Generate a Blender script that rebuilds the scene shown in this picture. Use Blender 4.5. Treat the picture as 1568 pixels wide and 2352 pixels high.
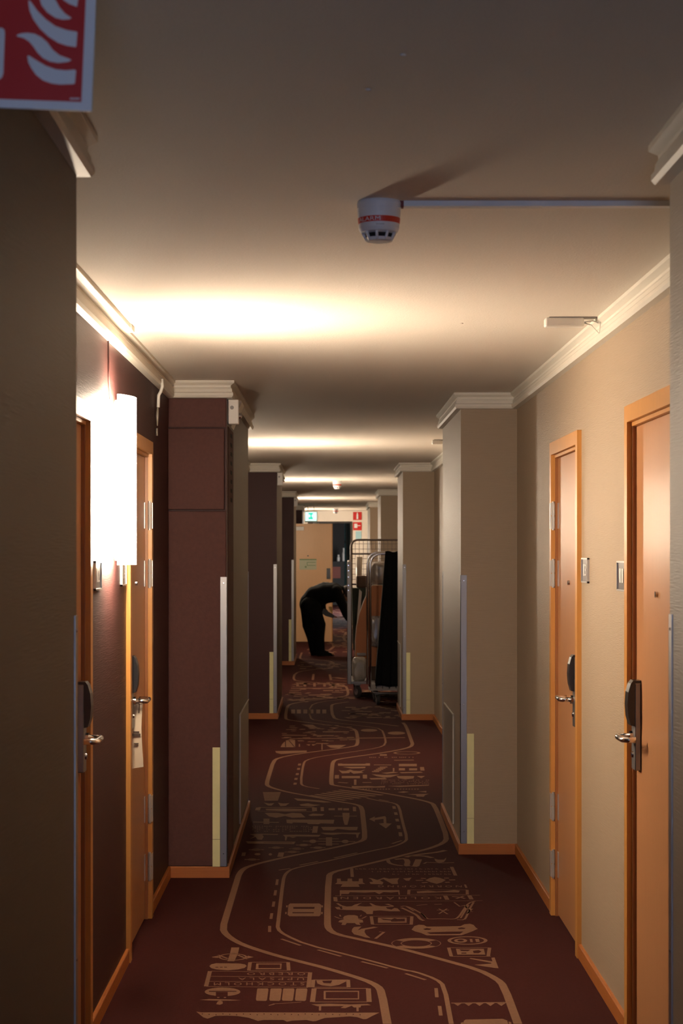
import bpy, bmesh, math, random
from mathutils import Vector, noise
random.seed(7)
for o in list(bpy.data.objects): bpy.data.objects.remove(o)
SC = bpy.context.scene
COL = SC.collection
F = 4150.0; VX = 757.0; VY = 1265.0; EYE = 1.62; CEIL = 2.462
# ------------------------------------------------------------------ camera
cam = bpy.data.cameras.new('camera'); co = bpy.data.objects.new('camera', cam); COL.objects.link(co)
co.location = (0, 0, EYE); co.rotation_euler = (math.pi/2, 0, 0)
cam.sensor_fit = 'VERTICAL'; cam.sensor_height = 36; cam.sensor_width = 24
cam.lens = F/2352*36
cam.shift_x = (784-VX)/2352; cam.shift_y = (VY-1176)/2352
cam.clip_start = 0.05; cam.clip_end = 200
cam.dof.use_dof = True; cam.dof.focus_distance = 8.0; cam.dof.aperture_fstop = 9
SC.camera = co
# ------------------------------------------------------------------ world, exposure, daylight
w = bpy.data.worlds.new('world'); SC.world = w; w.use_nodes = True
bg = w.node_tree.nodes['Background']; bg.inputs[0].default_value = (.45, .62, 1, 1); bg.inputs[1].default_value = 0.25
SC.view_settings.view_transform = 'Standard'; SC.view_settings.look = 'None'
SC.view_settings.exposure = 0.5; SC.view_settings.gamma = 1; SC.view_settings.use_curve_mapping = False
def area_light(name, loc, rot, sx, sy, power, color):
    l = bpy.data.lights.new(name, 'AREA'); l.shape = 'RECTANGLE'; l.size = sx; l.size_y = sy
    l.energy = power; l.color = color
    o = bpy.data.objects.new(name, l); COL.objects.link(o); o.location = loc; o.rotation_euler = rot
    return o
# daylight coming through the window behind the camera; an unseen light added to brighten the lobby floor
area_light('daylight_corridor_window', (.1, -3.44, 1.25), (math.radians(130), 0, 0), .95, 1.1, 52, (.54, .67, 1))
area_light('lobby_fill_light', (2.3, 47, 1.4), (0, -math.pi/2, math.pi), 1.8, 5.0, 420, (1, .95, .92))

# ------------------------------------------------------------------ materials
def nodes(m): return m.node_tree.nodes, m.node_tree.links
def mat(name, col, rough=.6, metal=0.0, spec=.5, emit=None, est=0, bump=None, var=None, trans=0, grain=None, coat=0):
    m = bpy.data.materials.new(name); m.use_nodes = True
    n, l = nodes(m); b = n['Principled BSDF']
    b.inputs['Base Color'].default_value = (*col, 1); b.inputs['Roughness'].default_value = rough
    b.inputs['Metallic'].default_value = metal; b.inputs['Specular IOR Level'].default_value = spec
    b.inputs['Coat Weight'].default_value = coat; b.inputs['Coat Roughness'].default_value = .2
    b.inputs['Transmission Weight'].default_value = trans
    if emit: b.inputs['Emission Color'].default_value = (*emit, 1); b.inputs['Emission Strength'].default_value = est
    tc = n.new('ShaderNodeTexCoord')
    src = None
    if var or bump:
        s, sc, d = (bump or (None, None, None)) if bump else (None, None, None)
    if var:                       # (scale vector, noise scale, amount)
        sv, ns, am = var
        mp = n.new('ShaderNodeMapping'); mp.inputs['Scale'].default_value = sv
        l.new(tc.outputs['Object'], mp.inputs[0])
        nz = n.new('ShaderNodeTexNoise'); nz.inputs['Scale'].default_value = ns; nz.inputs['Detail'].default_value = 5
        l.new(mp.outputs[0], nz.inputs['Vector'])
        mx = n.new('ShaderNodeMix'); mx.data_type = 'RGBA'
        mx.inputs[6].default_value = (*[c*(1-am) for c in col], 1); mx.inputs[7].default_value = (*[min(1, c*(1+am)) for c in col], 1)
        l.new(nz.outputs[0], mx.inputs[0]); l.new(mx.outputs[2], b.inputs['Base Color'])
    if bump:                      # (scale vector, noise scale, strength)
        sv, ns, st = bump
        mp = n.new('ShaderNodeMapping'); mp.inputs['Scale'].default_value = sv
        l.new(tc.outputs['Object'], mp.inputs[0])
        nz = n.new('ShaderNodeTexNoise'); nz.inputs['Scale'].default_value = ns; nz.inputs['Detail'].default_value = 3
        l.new(mp.outputs[0], nz.inputs['Vector'])
        bp = n.new('ShaderNodeBump'); bp.inputs['Strength'].default_value = st; bp.inputs['Distance'].default_value = .002
        l.new(nz.outputs[0], bp.inputs['Height']); l.new(bp.outputs[0], b.inputs['Normal'])
    return m
M = {}
M['ceil'] = mat('ceiling_paint', (.72, .655, .58), .85, bump=((1, 1, 1), 150, .5), var=((1, 1, 1), 220, .10))
M['beige'] = mat('beige_wallpaper', (.36, .27, .185), .5, spec=.4, bump=((2, 2, 60), 7, .5), var=((2, 2, 60), 5, .07))
M['shadedbeige'] = mat('beige_wallpaper_shaded', (.125, .083, .056), .5, spec=.4, bump=((2, 2, 60), 7, .5), var=((2, 2, 60), 5, .07))  # beige paper with the shade on the left inner faces put into its colour
M['plum'] = mat('plum_wallpaper', (.055, .019, .018), .5, spec=.25, bump=((2, 2, 60), 7, .5), var=((2, 2, 60), 5, .12))
M['plumpanel'] = mat('plum_panel_cloth', (.100, .042, .036), .7, spec=.2, bump=((1, 1, 1), 120, .5), var=((1, 1, 1), 60, .16))
M['crown'] = mat('moulding_paint', (.70, .66, .58), .5)
M['base'] = mat('baseboard_wood', (.40, .13, .028), .45, var=((1, 8, 40), 3, .2))
M['frame'] = mat('door_frame_wood', (.56, .255, .06), .35, spec=.5, var=((30, 30, 1), 4, .15))
M['leaf'] = mat('door_beech', (.47, .22, .095), .37, spec=.5, coat=.1, var=((60, 60, 1.2), 4, .13))
M['jamb'] = mat('door_jamb_wood', (.32, .12, .035), .4)
M['leafpale'] = mat('door_pale_beech', (.78, .48, .25), .4, var=((60, 60, 1.2), 4, .1))
M['steel'] = mat('brushed_steel', (.30, .29, .29), .42, metal=.95, bump=((1, 1, .05), 150, .1))
M['chrome'] = mat('chrome', (.80, .79, .79), .2, metal=1)
M['satin'] = mat('satin_metal', (.52, .50, .48), .32, metal=.6)
M['cage'] = mat('galvanised_wire', (.26, .24, .23), .42, metal=.8)
M['darkcage'] = mat('painted_hoop', (.12, .09, .08), .5, metal=.3)
M['black'] = mat('black_plastic', (.018, .017, .017), .3, coat=.3)
M['hole'] = mat('dark_recess', (.01, .008, .008), .9)
M['white'] = mat('white_plastic', (.74, .71, .66), .35)
M['whitewall'] = mat('white_wall_paint', (.72, .68, .62), .7)
M['grey'] = mat('grey_plastic', (.30, .28, .27), .5)
M['glowstrip'] = mat('pale_yellow_strip', (.78, .74, .40), .6, var=((1, 1, 1), 20, .08))
M['red'] = mat('sign_red', (.52, .014, .014), .4)
M['signwhite'] = mat('sign_white', (.72, .74, .78), .4)
M['redband'] = mat('red_band', (.62, .03, .012), .4)
M['darkred'] = mat('dark_red_plastic', (.16, .01, .01), .5)
M['shade'] = mat('frosted_shade', (1, .95, .88), .4, emit=(1, .82, .61), est=62)
M['tube'] = mat('lamp_tube', (1, 1, 1), .4, emit=(1, .82, .61), est=150)
M['carpet'] = mat('maroon_carpet', (.048, .0115, .010), .95, spec=.1, bump=((1, 1, 1), 300, .6), var=((1, 1, 1), 90, .22))
M['tan'] = mat('tan_carpet_pattern', (.20, .108, .066), .95, spec=.1, bump=((1, 1, 1), 300, .5), var=((1, 1, 1), 90, .15))
M['clothblack'] = mat('black_cloth', (.006, .006, .006), .9, spec=.2)
M['blackclothes'] = mat('black_uniform', (.005, .005, .006), .9, spec=.15)
M['skin'] = mat('skin', (.42, .23, .15), .55)
M['hair'] = mat('dark_hair', (.02, .012, .01), .6)
M['paleyellow'] = mat('pale_yellow_cloth', (.55, .40, .15), .8)
M['bluegrey'] = mat('blue_grey_rubber', (.06, .06, .07), .55)
M['orangeboard'] = mat('orange_laminate', (.50, .17, .04), .5, var=((40, 1, 1), 3, .12))
M['plastic'] = mat('clear_grey_film', (.36, .31, .27), .25, spec=.8, bump=((1, 1, 1), 25, 1.0), coat=.6)
M['paleplastic'] = mat('pale_film', (.45, .40, .33), .3, spec=.7, bump=((1, 1, 1), 25, 1.0))
M['darktextile'] = mat('dark_green_textile', (.03, .04, .025), .8)
M['brown'] = mat('brown_textile', (.10, .06, .04), .9)
M['exit'] = mat('exit_sign_white', (.9, 1, .97), .4, emit=(.65, 1, .9), est=.85)
M['exitgreen'] = mat('exit_sign_green', (.0, .5, .35), .4, emit=(.0, .85, .55), est=.6)
M['slate'] = mat('dark_slate_wall', (.028, .025, .024), .7)
M['teal'] = mat('teal_glass_backing', (.03, .13, .15), .25)
M['paleteal'] = mat('pale_teal_curtain', (.38, .50, .47), .6)
M['paper'] = mat('printed_card', (.60, .50, .38), .7)
M['ink'] = mat('printing_ink', (.06, .04, .03), .7)
M['plancard'] = mat('evacuation_plan_card', (.56, .58, .40), .5)
M['plangreen'] = mat('plan_green', (.20, .30, .14), .5)
M['poster'] = mat('light_blue_poster', (.35, .60, .68), .5)
M['plate'] = mat('number_plate_face', (.11, .09, .08), .3, metal=.3)
M['rust'] = mat('rust_red_panel', (.20, .03, .012), .5)
M['kick'] = mat('kick_plate', (.33, .29, .235), .4, metal=.3)
M['glass'] = mat('window_glass', (.9, .95, 1), .02, trans=1)
M['rubber'] = mat('rubber_tyre', (.05, .05, .05), .6)

# ------------------------------------------------------------------ mesh builder
class MB:
    def __init__(s): s.v = []; s.f = []; s.mi = []; s.sm = []; s.blk = []
    def face_block(s, vs, fs, mi=0, smooth=False):
        b = len(s.v); f0 = len(s.f); s.v += [Vector(v) for v in vs]
        for f in fs: s.f.append([b+i for i in f]); s.mi.append(mi); s.sm.append(smooth)
        s.blk.append((b, len(s.v), f0, len(s.f)))
        return s
    def box(s, x0, x1, y0, y1, z0, z1, mi=0, bev=0):
        if bev > 0:
            bm = bmesh.new(); bmesh.ops.create_cube(bm, size=1)
            for v in bm.verts: v.co = Vector(((x0+x1)/2+v.co.x*(x1-x0), (y0+y1)/2+v.co.y*(y1-y0), (z0+z1)/2+v.co.z*(z1-z0)))
            bmesh.ops.bevel(bm, geom=list(bm.edges), offset=bev, segments=2, affect='EDGES', profile=.5)
            bm.verts.index_update()
            s.face_block([v.co.copy() for v in bm.verts], [[v.index for v in f.verts] for f in bm.faces], mi); bm.free(); return s
        v = [(x, y, z) for z in (z0, z1) for y in (y0, y1) for x in (x0, x1)]
        return s.face_block(v, [(0, 2, 3, 1), (4, 5, 7, 6), (0, 1, 5, 4), (2, 6, 7, 3), (0, 4, 6, 2), (1, 3, 7, 5)], mi)
    def tube(s, pts, r, n=10, mi=0, cap=True, rs=None):
        pts = [Vector(p) for p in pts]; k = len(pts); rings = []; up = None
        for i, p in enumerate(pts):
            d = (pts[min(i+1, k-1)]-pts[max(i-1, 0)]).normalized()
            if up is None: up = d.orthogonal().normalized()
            u = (up - d*up.dot(d)).normalized(); up = u; w_ = d.cross(u)
            rr = rs[i] if rs else r
            rings.append([p+(u*math.cos(a)+w_*math.sin(a))*rr for a in [2*math.pi*j/n for j in range(n)]])
        vs = [q for r_ in rings for q in r_]; fs = []
        for i in range(k-1):
            for j in range(n): fs.append((i*n+j, i*n+(j+1) % n, (i+1)*n+(j+1) % n, (i+1)*n+j))
        if cap: fs.append(tuple(range(n))[::-1]); fs.append(tuple((k-1)*n+j for j in range(n)))
        return s.face_block(vs, fs, mi, True)
    def lathe(s, cx, cy, prof, n=36, mi=0, axis='Z'):      # prof list of (r, h)
        vs = []; fs = []
        for r, h in prof:
            for j in range(n):
                a = 2*math.pi*j/n; c, d = r*math.cos(a), r*math.sin(a)
                vs.append({'Z': (cx+c, cy+d, h), 'X': (h, cx+c, cy+d), 'Y': (cx+c, h, cy+d)}[axis])
        for i in range(len(prof)-1):
            for j in range(n): fs.append((i*n+j, i*n+(j+1) % n, (i+1)*n+(j+1) % n, (i+1)*n+j))
        fs.append(tuple(range(n))); fs.append(tuple((len(prof)-1)*n+j for j in range(n)))
        return s.face_block(vs, fs, mi, False)
    def prism(s, poly, a0, a1, axis='Y', mi=0):            # poly 2D, extruded along axis between a0 and a1
        n = len(poly)
        def p3(p, a): return {'Y': (p[0], a, p[1]), 'X': (a, p[0], p[1]), 'Z': (p[0], p[1], a)}[axis]
        vs = [p3(p, a0) for p in poly]+[p3(p, a1) for p in poly]
        fs = [tuple(range(n))[::-1], tuple(range(n, 2*n))]+[(i, (i+1) % n, n+(i+1) % n, n+i) for i in range(n)]
        return s.face_block(vs, fs, mi)
    def poly(s, pts, mi=0): return s.face_block(pts, [tuple(range(len(pts)))], mi)
    def bounds(s):
        return (Vector([min(v[i] for v in s.v) for i in range(3)]), Vector([max(v[i] for v in s.v) for i in range(3)]))
    def build(s, name, mats, parent=None, origin=None, fix=True):
        if not isinstance(mats, (list, tuple)): mats = [mats]
        lo, hi = s.bounds()
        if parent is not None: org = parent['_o'] if '_o' in parent else None; org = Vector(org)
        else: org = Vector(origin) if origin else Vector(((lo.x+hi.x)/2, (lo.y+hi.y)/2, lo.z))
        me = bpy.data.meshes.new(name); me.from_pydata([tuple(v-org) for v in s.v], [], s.f)
        for m in mats: me.materials.append(m)
        for p, mi, sm in zip(me.polygons, s.mi, s.sm): p.material_index = mi; p.use_smooth = sm
        if fix:
            bm = bmesh.new(); bm.from_mesh(me); bmesh.ops.recalc_face_normals(bm, faces=bm.faces); bm.to_mesh(me); bm.free()
        me.update()
        o = bpy.data.objects.new(name, me); COL.objects.link(o)
        o['_o'] = tuple(org)
        if parent is not None: o.parent = parent
        else: o.location = org
        return o
def _each(s, name, mats, parent):
    # every separate block of this builder as a part of its own
    out = []
    for v0, v1, f0, f1 in s.blk:
        m = MB(); m.v = s.v[v0:v1]; m.f = [[i-v0 for i in f] for f in s.f[f0:f1]]; m.mi = s.mi[f0:f1]; m.sm = s.sm[f0:f1]
        out.append(m.build(name, mats, parent))
    return out
MB.each = _each
def tag(o, label, cat=None, group=None, kind=None):
    o['label'] = label
    if cat: o['category'] = cat
    if group: o['group'] = group
    if kind: o['kind'] = kind
    return o
def empty(name, loc, label, cat, group=None, kind=None):
    o = bpy.data.objects.new(name, None); COL.objects.link(o); o.location = loc; o['_o'] = tuple(loc)
    o.empty_display_size = .1
    return tag(o, label, cat, group, kind)
def bx(name, m, parent, *a, **k): return MB().box(*a, **k).build(name, m, parent)

# ------------------------------------------------------------------ the corridor shell
YB, YE = -3.5, 38.0
LI, LO, RI, RO = -.51, -.80, .70, 1.00           # pillar faces and recess walls
LP = [(YB, 3.64), (8.96, 11.3), (17.4, 19.3), (25.6, 27.4), (33.5, 35.2)]
RP = [(YB, 3.72), (9.65, 11.2), (17.3, 18.62), (24.8, 26.3), (31.4, 33.4)]
DOORS_L = [(5.06, 5.97), (7.10, 8.01)]; DOORS_R = [(5.13, 6.03), (7.18, 8.08)]
CW = .055; HEAD = 2.10
def wall_side(name, side):
    mb = MB(); ps, inn, out = (LP, LI, LO) if side < 0 else (RP, RI, RO)
    doors = DOORS_L if side < 0 else DOORS_R
    th = .14
    def wb(y0, y1, z0=0, z1=CEIL+.05):
        a, b = (out-th, out) if side < 0 else (out, out+th)
        mb.box(a, b, y0, y1, z0, z1, 0)
    for (a, b) in ps:
        x0, x1 = (out-th, inn) if side < 0 else (inn, out+th)
        mb.box(x0, x1, a, b, 0, CEIL+.05, 0)
    for i in range(len(ps)):
        y0 = ps[i][1]; y1 = ps[i+1][0] if i+1 < len(ps) else YE
        op = [(a+CW-.005, b-CW+.005) for a, b in doors if a > y0 and b < y1]
        if side < 0 and i == 3: op = [(31.05, 31.92)]
        cur = y0
        for a, b in op:
            wb(cur, a); wb(a, b, HEAD-CW+.005); cur = b
        wb(cur, y1)
    if side < 0:                                     # the room behind the open door
        mb.box(-2.3, -2.2, 30.2, 32.6, 0, CEIL); mb.box(-2.2, out-th, 30.1, 30.2, 0, CEIL); mb.box(-2.2, out-th, 32.6, 32.7, 0, CEIL)
    o = mb.build(name, [M['plum'], M['shadedbeige']] if side < 0 else [M['beige']])
    if side < 0:
        org = Vector(o['_o'])
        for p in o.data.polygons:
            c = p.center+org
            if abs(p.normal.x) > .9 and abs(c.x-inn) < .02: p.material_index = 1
    return tag(o, 'plum wallpapered left wall stepping in and out around pillars and door recesses' if side < 0 else
               'beige wallpapered right wall stepping in and out around pillars and door recesses', 'wall', kind='structure')
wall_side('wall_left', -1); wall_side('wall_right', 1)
# ceiling
c = MB().box(-2.4, 2.6, YB-.3, YE+.1, CEIL, CEIL+.12)
for (px, py) in ((925, 125), (845, 205), (1060, 742)):
    Y = (CEIL-EYE)*F/(VY-py); c.lathe((px-VX)*Y/F, Y, [(.006, CEIL), (.005, CEIL-.003), (.001, CEIL-.004)], n=12)
tag(c.build('ceiling', M['ceil']), 'off-white textured corridor ceiling', 'ceiling', kind='structure')
# window wall behind the camera
wb = MB().box(-.8, -.45, YB-.15, YB, 0, CEIL).box(.65, 1.1, YB-.15, YB, 0, CEIL).box(-.45, .65, YB-.15, YB, 0, .65).box(-.45, .65, YB-.15, YB, 2.25, CEIL)
tag(wb.build('wall_back', M['beige']), 'end wall around the corridor window', 'wall', kind='structure')
wr = empty('window_1', (.1, YB-.1, .65), 'white framed window in the wall at the near end of the corridor', 'window', kind='structure')
fr = MB()
for a in ((-.45, -.40, .65, 2.25), (.60, .65, .65, 2.25), (-.40, .60, .65, .70), (-.40, .60, 2.20, 2.25), (.08, .12, .70, 2.20)): fr.box(a[0], a[1], YB-.1, YB-.04, a[2], a[3])
fr.build('window_frame', M['crown'], wr)
bx('pane', M['glass'], wr, -.40, .60, YB-.075, YB-.07, .70, 2.20)

# mitred mouldings swept along the wall line
def offset_path(path, d, side):
    n = len(path); out = []
    for i, p in enumerate(path):
        def nrm(a, b):
            t = Vector((b[0]-a[0], b[1]-a[1])).normalized()
            return Vector((-t.y, t.x)) if side > 0 else Vector((t.y, -t.x))
        ns = []
        if i > 0: ns.append(nrm(path[i-1], p))
        if i < n-1: ns.append(nrm(p, path[i+1]))
        v = Vector((p[0], p[1]))
        if len(ns) == 1: v += ns[0]*d
        else: v += (ns[0]+ns[1])*d/(1+ns[0].dot(ns[1]))
        out.append((v.x, v.y))
    return out
def sweep(mb, path, prof, side):      # prof: list of (projection, z) closed
    vs = []; n = len(path); k = len(prof)
    for (d, z) in prof:
        vs += [(x, y, z) for x, y in offset_path(path, d, side)]
    fs = []
    for j in range(k):
        for i in range(n-1):
            a, b = j*n+i, ((j+1) % k)*n+i
            fs.append((a, a+1, b+1, b))
    fs.append(tuple(j*n for j in range(k))); fs.append(tuple(j*n+n-1 for j in range(k)))
    mb.face_block(vs, fs)
def wall_path(ps, inn, out, y_end=YE):
    p = []
    for i, (a, b) in enumerate(ps):
        p += [(inn, a), (inn, b)]
        p.append((out, b)); p.append((out, ps[i+1][0] if i+1 < len(ps) else y_end))
    return p
C = CEIL
CP = [(0, C), (.038, C), (.038, C-.012), (.030, C-.018), (.021, C-.024), (.020, C-.032), (.026, C-.042), (.027, C-.056), (.033, C-.062), (.033, C-.074), (.026, C-.084), (0, C-.086)]
for i, (ps, inn, out, s, nm) in enumerate(((LP, LI, LO, -1, 'left'), (RP, RI, RO, 1, 'right'))):
    mb = MB(); sweep(mb, wall_path(ps, inn, out), CP, s)
    tag(mb.build('trim_%d' % (i+1), M['crown']), 'cream crown moulding along the top of the %s wall and its pillars' % nm, 'moulding', kind='structure')
    BP = [(0, .0), (.013, .0), (.013, .052), (.010, .056), (0, .056)]
    mb = MB(); full = wall_path(ps, inn, out)
    doors = DOORS_L if s < 0 else DOORS_R
    # first piece: up to first door, between, after
    d = doors
    segs = [full[:2]+[full[2], (out, d[0][0])], [(out, d[0][1]), (out, d[1][0])], [(out, d[1][1])]+full[3:15 if s > 0 else 15]]
    if s < 0: segs = [segs[0], segs[1], [(out, d[1][1])]+full[3:15]+[(out, 31.0)], [(out, 31.97)]+full[15:]]
    else: segs[2] = [(out, d[1][1])]+full[3:]
    for sg in segs: sweep(mb, sg, BP, s)
    tag(mb.build('baseboard_%s' % nm, M['base']), 'orange stained wood baseboard along the foot of the %s wall' % nm, 'baseboard', kind='structure')

# ------------------------------------------------------------------ carpet with the woven road map pattern
FL = MB()
bmv = [(-2.4, YB-.3), (2.6, 60)]
FL.box(bmv[0][0], bmv[1][0], bmv[0][1], bmv[1][1], -.08, 0, 0)
def flr(px, py):
    Y = EYE*F/(py-VY); return ((px-VX)*Y/F, Y)
def Z(ox, oy, s, pts): return [(ox+x/s, oy+y/s) for x, y in pts]
ZT, ZD = .0008, .0014
def fpoly(pts, dark=False, world=False):
    q = [p if world else flr(*p) for p in pts]
    z = ZD if dark else ZT
    FL.face_block([(x, y, z) for x, y in q], [tuple(range(len(q)))], 0 if dark else 1)
def chaikin(p, it=2):
    for _ in range(it):
        q = [p[0]]
        for a, b in zip(p, p[1:]):
            q.append((a[0]*.75+b[0]*.25, a[1]*.75+b[1]*.25)); q.append((a[0]*.25+b[0]*.75, a[1]*.25+b[1]*.75))
        q.append(p[-1]); p = q
    return p
def ribbon(pts, wdt, smooth=0, world=False, dark=False, z=None):
    p = [q if world else flr(*q) for q in pts]
    if smooth: p = chaikin(p, smooth)
    n = len(p); L = []; R = []
    for i in range(n):
        a = Vector(p[max(i-1, 0)]); b = Vector(p[min(i+1, n-1)]); t = (b-a)
        if t.length < 1e-6: t = Vector((0, 1))
        t.normalize(); nn = Vector((-t.y, t.x))*wdt/2
        L.append((p[i][0]+nn.x, p[i][1]+nn.y)); R.append((p[i][0]-nn.x, p[i][1]-nn.y))
    zz = z or (ZD if dark else ZT)
    vs = [(x, y, zz) for x, y in L]+[(x, y, zz) for x, y in R]
    FL.face_block(vs, [(i, i+1, n+i+1, n+i) for i in range(n-1)], 0 if dark else 1)
def ell(cx, cy, rx, ry, n=28): return [(cx+rx*math.cos(2*math.pi*i/n), cy+ry*math.sin(2*math.pi*i/n)) for i in range(n)]
def ring(cx, cy, rx, ry, k=.8, arc=(0, 360), n=36):
    a0, a1 = [math.radians(a) for a in arc]
    o = [(cx+rx*math.cos(a0+(a1-a0)*i/n), cy+ry*math.sin(a0+(a1-a0)*i/n)) for i in range(n+1)]
    q = [(cx+rx*k*math.cos(a0+(a1-a0)*i/n), cy+ry*k*math.sin(a0+(a1-a0)*i/n)) for i in range(n+1)]
    vs = [(*flr(*p), ZT) for p in o]+[(*flr(*p), ZT) for p in q]
    FL.face_block(vs, [(i, i+1, n+1+i+1, n+1+i) for i in range(n)], 1)
def rect(x0, y0, x1, y1, sk=0, dark=False): fpoly([(x0, y0), (x1, y0), (x1+sk, y1), (x0+sk, y1)], dark)
def frame(x0, y0, x1, y1, sk=0, wd=.011, sides=True):
    ribbon([(x0, y0), (x1, y0)], wd*.6); ribbon([(x0+sk, y1), (x1+sk*.5, y1)], wd*.6)
    ribbon([(x0, y0), (x0+sk, y1)], wd*1.3); ribbon([(x1, y0), (x1-sk*.5, y1)], wd*1.3)
# road edges
A = [(889, 2352), (876, 2278), (867, 2265), (838, 2251), (749, 2224), (685, 2208), (634, 2195), (573, 2176), (542, 2163), (519, 2147), (511, 2133), (522, 2096), (545, 2020), (548, 2010), (556, 1998), (571, 1990), (611, 1979), (683, 1963), (744, 1952), (805, 1939), (834, 1931), (838, 1922), (834, 1882), (831, 1855), (820, 1848), (775, 1841), (713, 1829), (662, 1820), (632, 1812), (615, 1806), (612, 1800), (618, 1779), (628, 1748), (639, 1741), (682, 1732), (759, 1722), (810, 1715), (821, 1711), (821, 1692), (817, 1676), (799, 1671), (733, 1663), (682, 1656.5), (659, 1653), (655, 1649), (659, 1623), (667, 1617), (700, 1611), (745, 1606), (790, 1600), (800, 1596), (797, 1580), (790, 1575), (740, 1569), (690, 1565), (673, 1562), (677, 1546), (700, 1540), (760, 1534), (768, 1530), (765, 1520), (740, 1516), (692, 1514), (688, 1511), (693, 1499)]
B = [(1036, 2352), (1020, 2265), (1001, 2249), (953, 2232), (930, 2229), (813, 2197), (704, 2170), (653, 2147.5), (637, 2134), (639, 2116), (650, 2022), (654, 2010), (660, 2003), (671, 1996), (713.5, 1986), (764, 1975.5), (860, 1953), (903, 1945), (928, 1935), (935, 1926.5), (924, 1888), (916.5, 1853), (907, 1845), (873, 1840), (842, 1833.5)]
B2 = [(733, 1812), (697, 1806), (690, 1799), (696, 1756), (702, 1746), (733, 1738), (810, 1727), (868, 1718), (886, 1710), (883.5, 1692), (876, 1674.4), (845, 1669), (723, 1655), (711, 1649), (711, 1621), (735, 1612), (790, 1606)]
B3 = [(718, 1562), (720, 1548)]
Cc = [(1189, 2352), (1157, 2265), (1141, 2249), (1097, 2227), (1017, 2205), (921, 2179), (826, 2158), (771, 2146), (754, 2134.5), (751, 2118.6), (754, 2013), (762, 2004), (794, 1996), (873.5, 1978), (953, 1957.5), (990, 1948), (1019.6, 1936), (1026, 1924.5), (1013.5, 1888), (997, 1849), (987, 1843), (954, 1835), (883, 1822), (822, 1812), (764.5, 1804), (760, 1800), (762, 1765), (764.5, 1749), (775, 1744), (822, 1737), (883, 1728.6), (934, 1719), (948, 1712), (944, 1700), (932, 1667), (925, 1660)]
C2 = [(915, 1668), (860, 1661), (779, 1654), (764, 1648), (760, 1621), (766, 1617), (800, 1612)]
C3 = [(800, 1565), (763, 1562), (760, 1562), (757, 1549)]
for P, wd in ((A, .030), (Cc, .030), (C2, .030), (B, .017), (B2, .017)): ribbon(P, wd, 1)
ribbon(B3, .03); ribbon(C3, .03)
# dashes
for x, y0, y1, s in ((637, 2020, 2033, -2), (633, 2045, 2057, -2), (629, 2071, 2083, -2), (624, 2098, 2111, -2), (619, 2127, 2141, 0), (1001, 2270, 2291, 2), (1009, 2311, 2333, 3)): ribbon([(x, y0), (x+s, y1)], .013)
for x, y0, y1 in ((904, 1852, 1858), (908, 1866, 1872), (911, 1881, 1887), (914.5, 1896, 1904), (918.6, 1912, 1921)): ribbon([(x, y0), (x+1.5, y1)], .02)
for x, y0 in ((688, 1754), (686, 1764), (683, 1776), (680, 1787), (678, 1798)): ribbon([(x, y0), (x-1, y0+4.5)], .022)
for a, b in (((646, 2157), (690, 2172)), ((730, 2182), (783, 2197)), ((830, 2209), (890, 2224)), ((931, 2236.5), (977, 2251)), ((640, 1999), (666, 1995)), ((688, 1987.5), (730, 1979)), ((767, 1971), (820, 1959)), ((900, 1938), (922, 1931)), ((870, 1836.5), (893, 1841))): ribbon([a, b], .014)
# crossing hatch
for k in range(6):
    ribbon([(711+13.5*k, 1827-2.5*k), (793+17*k, 1838.5-2.4*k)], .035)
for x in (673, 686, 701, 715, 730.5, 744.5): rect(x-4.5, 1630, x+4.5, 1639)
# lane arrow
fpoly(Z(740, 1700, 4.9, [(525, 890), (590, 860), (590, 877), (680, 860), (705, 857), (716, 870), (722, 937), (780, 940), (715, 995), (635, 940), (690, 935), (688, 888), (590, 900), (590, 920)]))
fpoly(ell(847.5, 1677.5, 19, 3.2)); fpoly(ell(910, 1684, 20, 3.6)); ribbon([(665, 1697), (930, 1694.5)], .05)
# shark teeth and the car at the bottom edge
ribbon([(1036, 2304.5), (1162, 2303)], .011)
for k in range(5):
    x = 1041+k*25; fpoly([(x, 2304.6), (x+20, 2304.3), (x+10, 2311)])
fpoly(Z(730, 1940, 3.136, [(1050, 1272), (1062, 1262), (1330, 1256), (1362, 1268), (1380, 1330), (1040, 1330)]))
fpoly(Z(730, 1940, 3.136, [(1028, 1285), (1046, 1280), (1046, 1330), (1030, 1330)])); fpoly(Z(730, 1940, 3.136, [(1372, 1276), (1390, 1280), (1400, 1330), (1380, 1330)]))
# car seen from above on the lane
q = lambda pts: Z(430, 2020, 3.136, pts)
fpoly(q([(728, 185), (740, 174), (950, 174), (965, 185), (960, 255), (950, 266), (735, 266), (722, 255)]))
fpoly(q([(762, 200), (917, 200), (914, 214), (764, 214)]), True); fpoly(q([(757, 238), (912, 238), (910, 246), (757, 246)]), True)
for a in ((712, 188), (966, 188), (705, 236), (964, 236)): fpoly(q([(a[0], a[1]), (a[0]+11, a[1]), (a[0]+10, a[1]+14), (a[0]-1, a[1]+14)]))
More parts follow.
